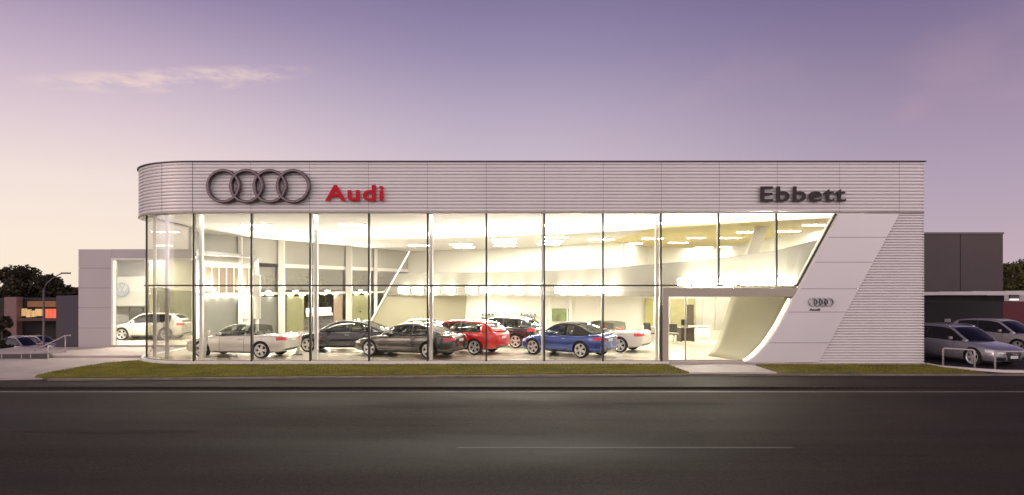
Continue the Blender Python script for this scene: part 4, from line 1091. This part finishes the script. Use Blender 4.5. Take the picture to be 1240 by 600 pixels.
# shop building with lit signs
YS = 70
S = thing('shop_building', 'dark low shop with glowing yellow and red signs at the far left', 'building', (X(45, YS), YS, 0))
def spb(mb, name, m, **k):
    o = mb.build(name, m, **k); o.parent = S; o.matrix_parent_inverse = Matrix.Translation((-X(45, YS), -YS, 0)); return o
def pxbox(px0, py0, px1, py1, Y, th): 
    mb = MB(); mb.box((X(px0, Y), Y, Z(py1, Y)), (X(px1, Y), Y+th, Z(py0, Y))); return mb
spb(pxbox(-60, 362, 72, 425, YS, 8), 'wall', mat('dark_shop', (.028, .02, .018, 1), .8, var=.3))
spb(pxbox(5, 360, 20, 425, YS-1, .9), 'side_wall', mat('pink_render', (.24, .14, .13, 1), .8, var=.15))
spb(pxbox(33, 365, 67, 372, YS-.4, .39), 'fascia', mat('brown_fascia', (.16, .07, .03, 1), .6, var=.2, emit=(.9, .35, .1, 1), es=.12))
M_yel = mat('yellow_sign_glow', (.6, .45, .2, 1), .5, var=.3, scale=2.2, emit=(1, .6, .25, 1), es=.38)
M_rdg = mat('red_sign_glow', (.6, .1, .05, 1), .5, var=.3, emit=(1, .13, .06, 1), es=.8)
for a_, b_, c_, d_ in ((26, 374, 30.5, 383), (31.5, 375, 36, 384.5), (38.5, 376.5, 41.5, 384), (42.5, 374.5, 50, 383)): spb(pxbox(a_, b_, c_, d_, YS-.5, .3), 'lit_window', M_yel)
for a_ in (55, 59.6, 64): spb(pxbox(a_, 374.5, a_+3.6, 385.5, YS-.5, .3), 'red_sign', M_rdg)
spb(pxbox(22, 386, 70, 389, YS-1.6, 1.5), 'awning', mat('awning_brown', (.10, .06, .05, 1), .8, var=.2))
# dark grey block
o = MB().box((X(68, 42), 42, -3.1), (X(68, 42)+3.6, 50, Z(358.5, 42))).build('dark_block_building', mat('slate_panel', (.045, .036, .05, 1), .6, var=.15, scale=.6)); 
tag(o, 'plain dark slate grey block left of the panelled wing', 'building')
M_pole = mat('pole_grey', (.16, .13, .13, 1), .5, .3, var=.1)
t = thing('street_lamp', 'tall street lamp with long curved arm in front of the trees', 'street lamp', (X(53, 50), 50, -3.1))
mb = MB(); z1 = Z(350, 50)+3.1
mb.tube([(0, 0, 0), (0, 0, 1), (0, 0, z1)], [.10, .08, .06], 10); mb.build('pole', M_pole, t, smooth=True)
mb = MB(); a_ = [((px-53)*50/F, 0, Z(py, 50)+3.1) for px, py in ((53, 351), (57, 343), (63, 338), (70, 333.5), (76, 331))]; mb.tube(a_, .04, 8); mb.build('arm', M_pole, t, smooth=True)
mb = MB(); e = a_[-1]; mb.box((e[0]-.1, -.12, e[2]-.06), (e[0]+.55, .12, e[2]+.05)); mb.build('lamp_head', M_pole, t, bevel=.03)

# ------------------------------------------------------------------ trees
M_leafd = mat('leaf_dark', (.045, .040, .018, 1), .75, var=.5, scale=.6, col2=(.085, .068, .03, 1))
M_leafg = mat('leaf_olive', (.075, .075, .022, 1), .75, var=.4, scale=.6, col2=(.13, .115, .035, 1))
M_bark = mat('bark', (.06, .045, .035, 1), .9, var=.3, scale=4)
def tree(name, label, loc, H, Rr, m, n=2600, seed=0, leaf=.22, low=.25, group=None, cat='tree', squash=.8):
    rnd = random.Random(seed); t = thing(name, label, cat, loc, rnd.uniform(0, 6), group)
    mb = MB(); tr = .035*H; mb.tube([(0, 0, 0), (.1, .05, H*.25), (.0, .1, H*.55), (.1, 0, H*.85)], [tr, tr*.8, tr*.5, tr*.15], 8)
    cl = []
    for k in range(30):
        a = rnd.uniform(0, 6.28); rr_ = Rr*rnd.uniform(.1, .8); zz_ = H*rnd.uniform(low+.12, .88)
        k2 = 1-abs((zz_/H-(low+.98)/2)/((1-low)*.62))**2*.7
        c = Vector((math.cos(a)*rr_*k2, math.sin(a)*rr_*k2, zz_)); cl.append((c, Rr*rnd.uniform(.22, .42)))
        if k < 9: mb.tube([(0, 0, c.z*.55), c*.5+Vector((0, 0, c.z*.28)), c], [tr*.35, tr*.22, tr*.06], 5)
    cl.append((Vector((0, 0, H*.85)), Rr*.38))
    mb.build('trunk', M_bark, t, smooth=True)
    mb = MB()
    for i in range(n):
        c, r_ = rnd.choice(cl); d = Vector((rnd.gauss(0, 1), rnd.gauss(0, 1), rnd.gauss(0, 1))).normalized()*r_*(rnd.random()**.33)*rnd.uniform(.85, 1.15); d.z *= squash
        p = c+d; u = Vector((rnd.gauss(0, 1), rnd.gauss(0, 1), rnd.gauss(0, .6))).normalized(); v = u.cross(Vector((rnd.gauss(0, 1), rnd.gauss(0, 1), 1))).normalized(); s_ = leaf*rnd.uniform(.5, 1.3)
        mb.add([p-u*s_, p+v*s_*.6, p+u*s_, p-v*s_*.6], [(0, 1, 2, 3)])
    mb.build('crown', m, t); return t
def tree_at(name, label, px, pytop, Y, Rpx, m, seed, n=2600, **k):
    g0 = 3.1 if px < 200 else .3; H = Z(pytop, Y)+g0; tree(name, label, (X(px, Y), Y, -g0), H, Rpx*Y/F, m, n=n, seed=seed, leaf=.011*Y*.25 if 'leaf' not in k else k.pop('leaf'), **k)
gt = 'trees behind the shops on the left'
tree_at('broadleaf_tree', 'dark broad tree at the left edge behind the shop', 4, 321, 78, 30, M_leafd, 1, 7000, low=.1, group=gt)
tree_at('broadleaf_tree', 'tallest dark tree with rounded crown behind the shop signs', 27, 319, 80, 30, M_leafd, 2, 8000, low=.1, group=gt)
tree_at('broadleaf_tree', 'dark tree behind the street lamp pole', 52, 329, 82, 25, M_leafd, 3, 6000, low=.1, group=gt)
tree_at('broadleaf_tree', 'low dark tree between street lamp and panelled wing', 72, 340, 84, 22, M_leafd, 4, 5000, low=.1, group=gt)
tree_at('broadleaf_tree', 'small dark tree just above the slate grey block', 88, 345, 88, 18, M_leafd, 5, 5000, low=.1, group=gt)
tree_at('broadleaf_tree', 'dark bushy tree in front of the pink wall at the left edge', 2, 376, 44, 13, M_leafd, 6, 3000, low=.05, squash=.9)
gr_ = 'trees far behind the car lot on the right'
tree_at('broadleaf_tree', 'olive tree directly right of the charcoal building', 1226, 316, 84, 22, M_leafg, 11, 7000, low=.05, group=gr_)
tree_at('broadleaf_tree', 'olive tree cut by the right edge of the picture', 1250, 313, 86, 24, M_leafg, 12, 7000, low=.05, group=gr_)
tree_at('broadleaf_tree', 'lower olive tree hidden behind the charcoal building corner', 1208, 324, 90, 18, M_leafg, 13, 5000, low=.05, group=gr_)
# planting and a wall seen through the rear left glass, in the light that spills from the showroom
M_leafgd = mat('leaf_garden', (.20, .21, .07, 1), .75, var=.4, scale=.6)
AN = Vector((-AD.y, AD.x, 0)).normalized()
for i, px in enumerate((322, 352, 384, 412, 440, 466)):
    a = onA(px) + AN*1.6
    tree('garden_tree', ['bushy tree between brown screen and the first wide white column', 'bushy tree just right of the first wide white column', 'bushy tree behind the black saloon nose', 'bushy tree left of the second wide white column', 'bushy tree right of the second wide white column', 'bushy tree beside the slanted inner wall'][i] + ' seen through the rear glass', (a.x, a.y, -.1), 3.7+.25*(i % 3), 1.5, M_leafgd, 1500, 30+i, .12, .02, 'garden trees behind the rear glass')
gw = MB(); a, b = onA(236)+AN*3.4, onA(560)+AN*3.4
gw.prism([(a.x, a.y, -.36), (b.x, b.y, -.36), (b.x, b.y, 4.7), (a.x, a.y, 4.7)], tuple(AN*.3))
o = gw.build('garden_wall', mat('olive_render', (.27, .26, .20, 1), .8, var=.15)); tag(o, 'olive boundary wall behind the garden trees, seen through the rear glass', 'wall')

# ------------------------------------------------------------------ right background
YB = 42
Bd = thing('charcoal_building', 'charcoal box building behind the parked cars on the right', 'building', (X(1160, YB), YB, 0))
def bd(mb, name, m, **k):
    o = mb.build(name, m, **k); o.parent = Bd; o.matrix_parent_inverse = Matrix.Translation((-X(1160, YB), -YB, 0)); return o
M_char = mat('charcoal_panel', (.085, .062, .062, 1), .55, var=.12, scale=.7)
M_charl = mat('charcoal_low', (.020, .018, .018, 1), .6, var=.2)
for a_, b_ in ((1090, 1162.5), (1163.3, 1214.5)):
    bd(pxbox(a_, 284, b_, 354, YB, 6), 'upper_panel', M_char)
bd(pxbox(1090, 281.5, 1216, 283.8, YB-.05, 6.1), 'parapet_cap', mat('cap_grey', (.16, .14, .14, 1), .5, var=.1))
bd(pxbox(1090, 359, 1214, 408, YB+.4, 5.4), 'lower_wall', M_charl)
Rb = pxbox(1214.6, 366, 1262, 410, YB+6, 6).build('red_shed', mat('maroon_panel', (.15, .028, .035, 1), .7, var=.15)); tag(Rb, 'low maroon shed behind the cars at the right edge', 'building')
rl = pxbox(1214.6, 355, 1290, 365.5, YB+16, 2).build('pale_roof_building', mat('pale_metal_roof', (.5, .44, .42, 1), .6, var=.1)); tag(rl, 'pale metal roof strip below the trees at the right edge', 'building')
# canopy
Cn = thing('car_canopy', 'thin white edged canopy over the car lot on the right', 'canopy', (22, 36, 0))
def cn(mb, name, m, **k):
    o = mb.build(name, m, **k); o.parent = Cn; o.matrix_parent_inverse = Matrix.Translation((-22, -36, 0)); return o
cn(MB().box((X(1100, 36), 36, Z(357.2, 36)), (X(1330, 36), 40.5, Z(357.2, 36)+.12)), 'roof_sheet', mat('canopy_under', (.22, .2, .2, 1), .6, var=.1))
for i, (a_, b_) in enumerate(((1100, 1138), (1138.3, 1177), (1177.3, 1217), (1217.3, 1330))):
    cn(MB().box((X(a_, 35.9), 35.9, Z(357.6, 36)+.004*i), (X(b_, 35.9), 35.99, Z(353.8, 36)+.02*i)), 'edge_fascia', mat('canopy_white', (.74, .68, .68, 1), .5, var=.05))
cn(pxbox(1100, 358.2, 1216, 366, 38.8, .1), 'back_beam', mat('beam_grey', (.13, .12, .12, 1), .6, var=.1))
for p_ in (1290,):
    cn(MB().box((X(p_, 37), 37, -.12), (X(p_, 37)+.12, 37.12, Z(357.3, 36))), 'post', M_rail)
for p_, l_ in ((1148, 'small pale plate on the dark wall above the estate car'), (1198, 'small pale plate on the dark wall above the pale car')):
    t = thing('wall_plate', l_, 'sign', (X(p_, YB+.3), YB+.3, Z(388.5, YB)))
    MB().box((-.18, .02, -.09), (.18, .08, .09)).build('plate', M_plate, t, bevel=.01)
    mb = MB(); 
    for k in range(3): mb.box((-.13, .008, -.055+k*.045), (.13-.05*(k == 0), .018, -.038+k*.045))
    mb.build('print_lines', M_capping, t)
t = thing('strip_lamp', 'short white lamp under the canopy at the right edge', 'lamp', tuple(P(1228, 363, 37)))
MB().box((-.22, -.05, -.04), (.22, .05, .04)).build('diffuser', mat('strip_lamp_glow', (1, 1, 1, 1), .5, emit=(1, .9, .85, 1), es=1.5), t, bevel=.01)
MB().box((-.24, -.06, .041), (.24, .06, .35)).build('housing', M_rail, t)
# hoop rails and painted kerb
def hoop(label, p0, p1, h):
    (x0, y0), (x1, y1) = p0, p1; o0 = Vector((x0, y0, ZG)); t = thing('hoop_rail', label, 'railing', o0); d = Vector((x1-x0, y1-y0, 0))
    mb = MB(); r_ = .08; u = d.normalized()
    mb.tube([(0, 0, 0), (0, 0, h-.06), u*.02+Vector((0, 0, h-.02)), u*.06+Vector((0, 0, h)), d-u*.06+Vector((0, 0, h)), d-u*.02+Vector((0, 0, h-.02)), d+Vector((0, 0, h-.06)), d], .035, 10)
    mb.build('hoop', M_hoop, t, smooth=True)
    for e in (Vector((0, 0, 0)), d):
        MB().box(e+Vector((-.08, -.08, 0)), e+Vector((.08, .08, .012))).build('base_plate', M_hoop, t)
M_hoop = mat('hoop_paint', (.52, .46, .45, 1), .45, .3, var=.1, scale=5)
hoop('white hoop rail in front of the silver grey estate wheel', G(1142, 445, ZG), G(1180, 448, ZG), .72)
hoop('white hoop rail in front of the estate grille at the right edge', G(1205, 450, ZG), G(1262, 451, ZG), .72)
mb = MB(); kp = [(16.1, 26.45), G(1140, 445.8, ZG), G(1180, 449, ZG), G(1215, 451.3, ZG), G(1300, 452.4, ZG)]
for a, b in zip(kp, kp[1:]):
    mb.prism([(a[0], a[1]-.07, -.36), (b[0], b[1]-.07, -.36), (b[0], b[1]+.07, -.36), (a[0], a[1]+.07, -.36)], (0, 0, .36+ZG+.09))
tag(mb.build('lot_kerb', M_kerbw), kind='structure')
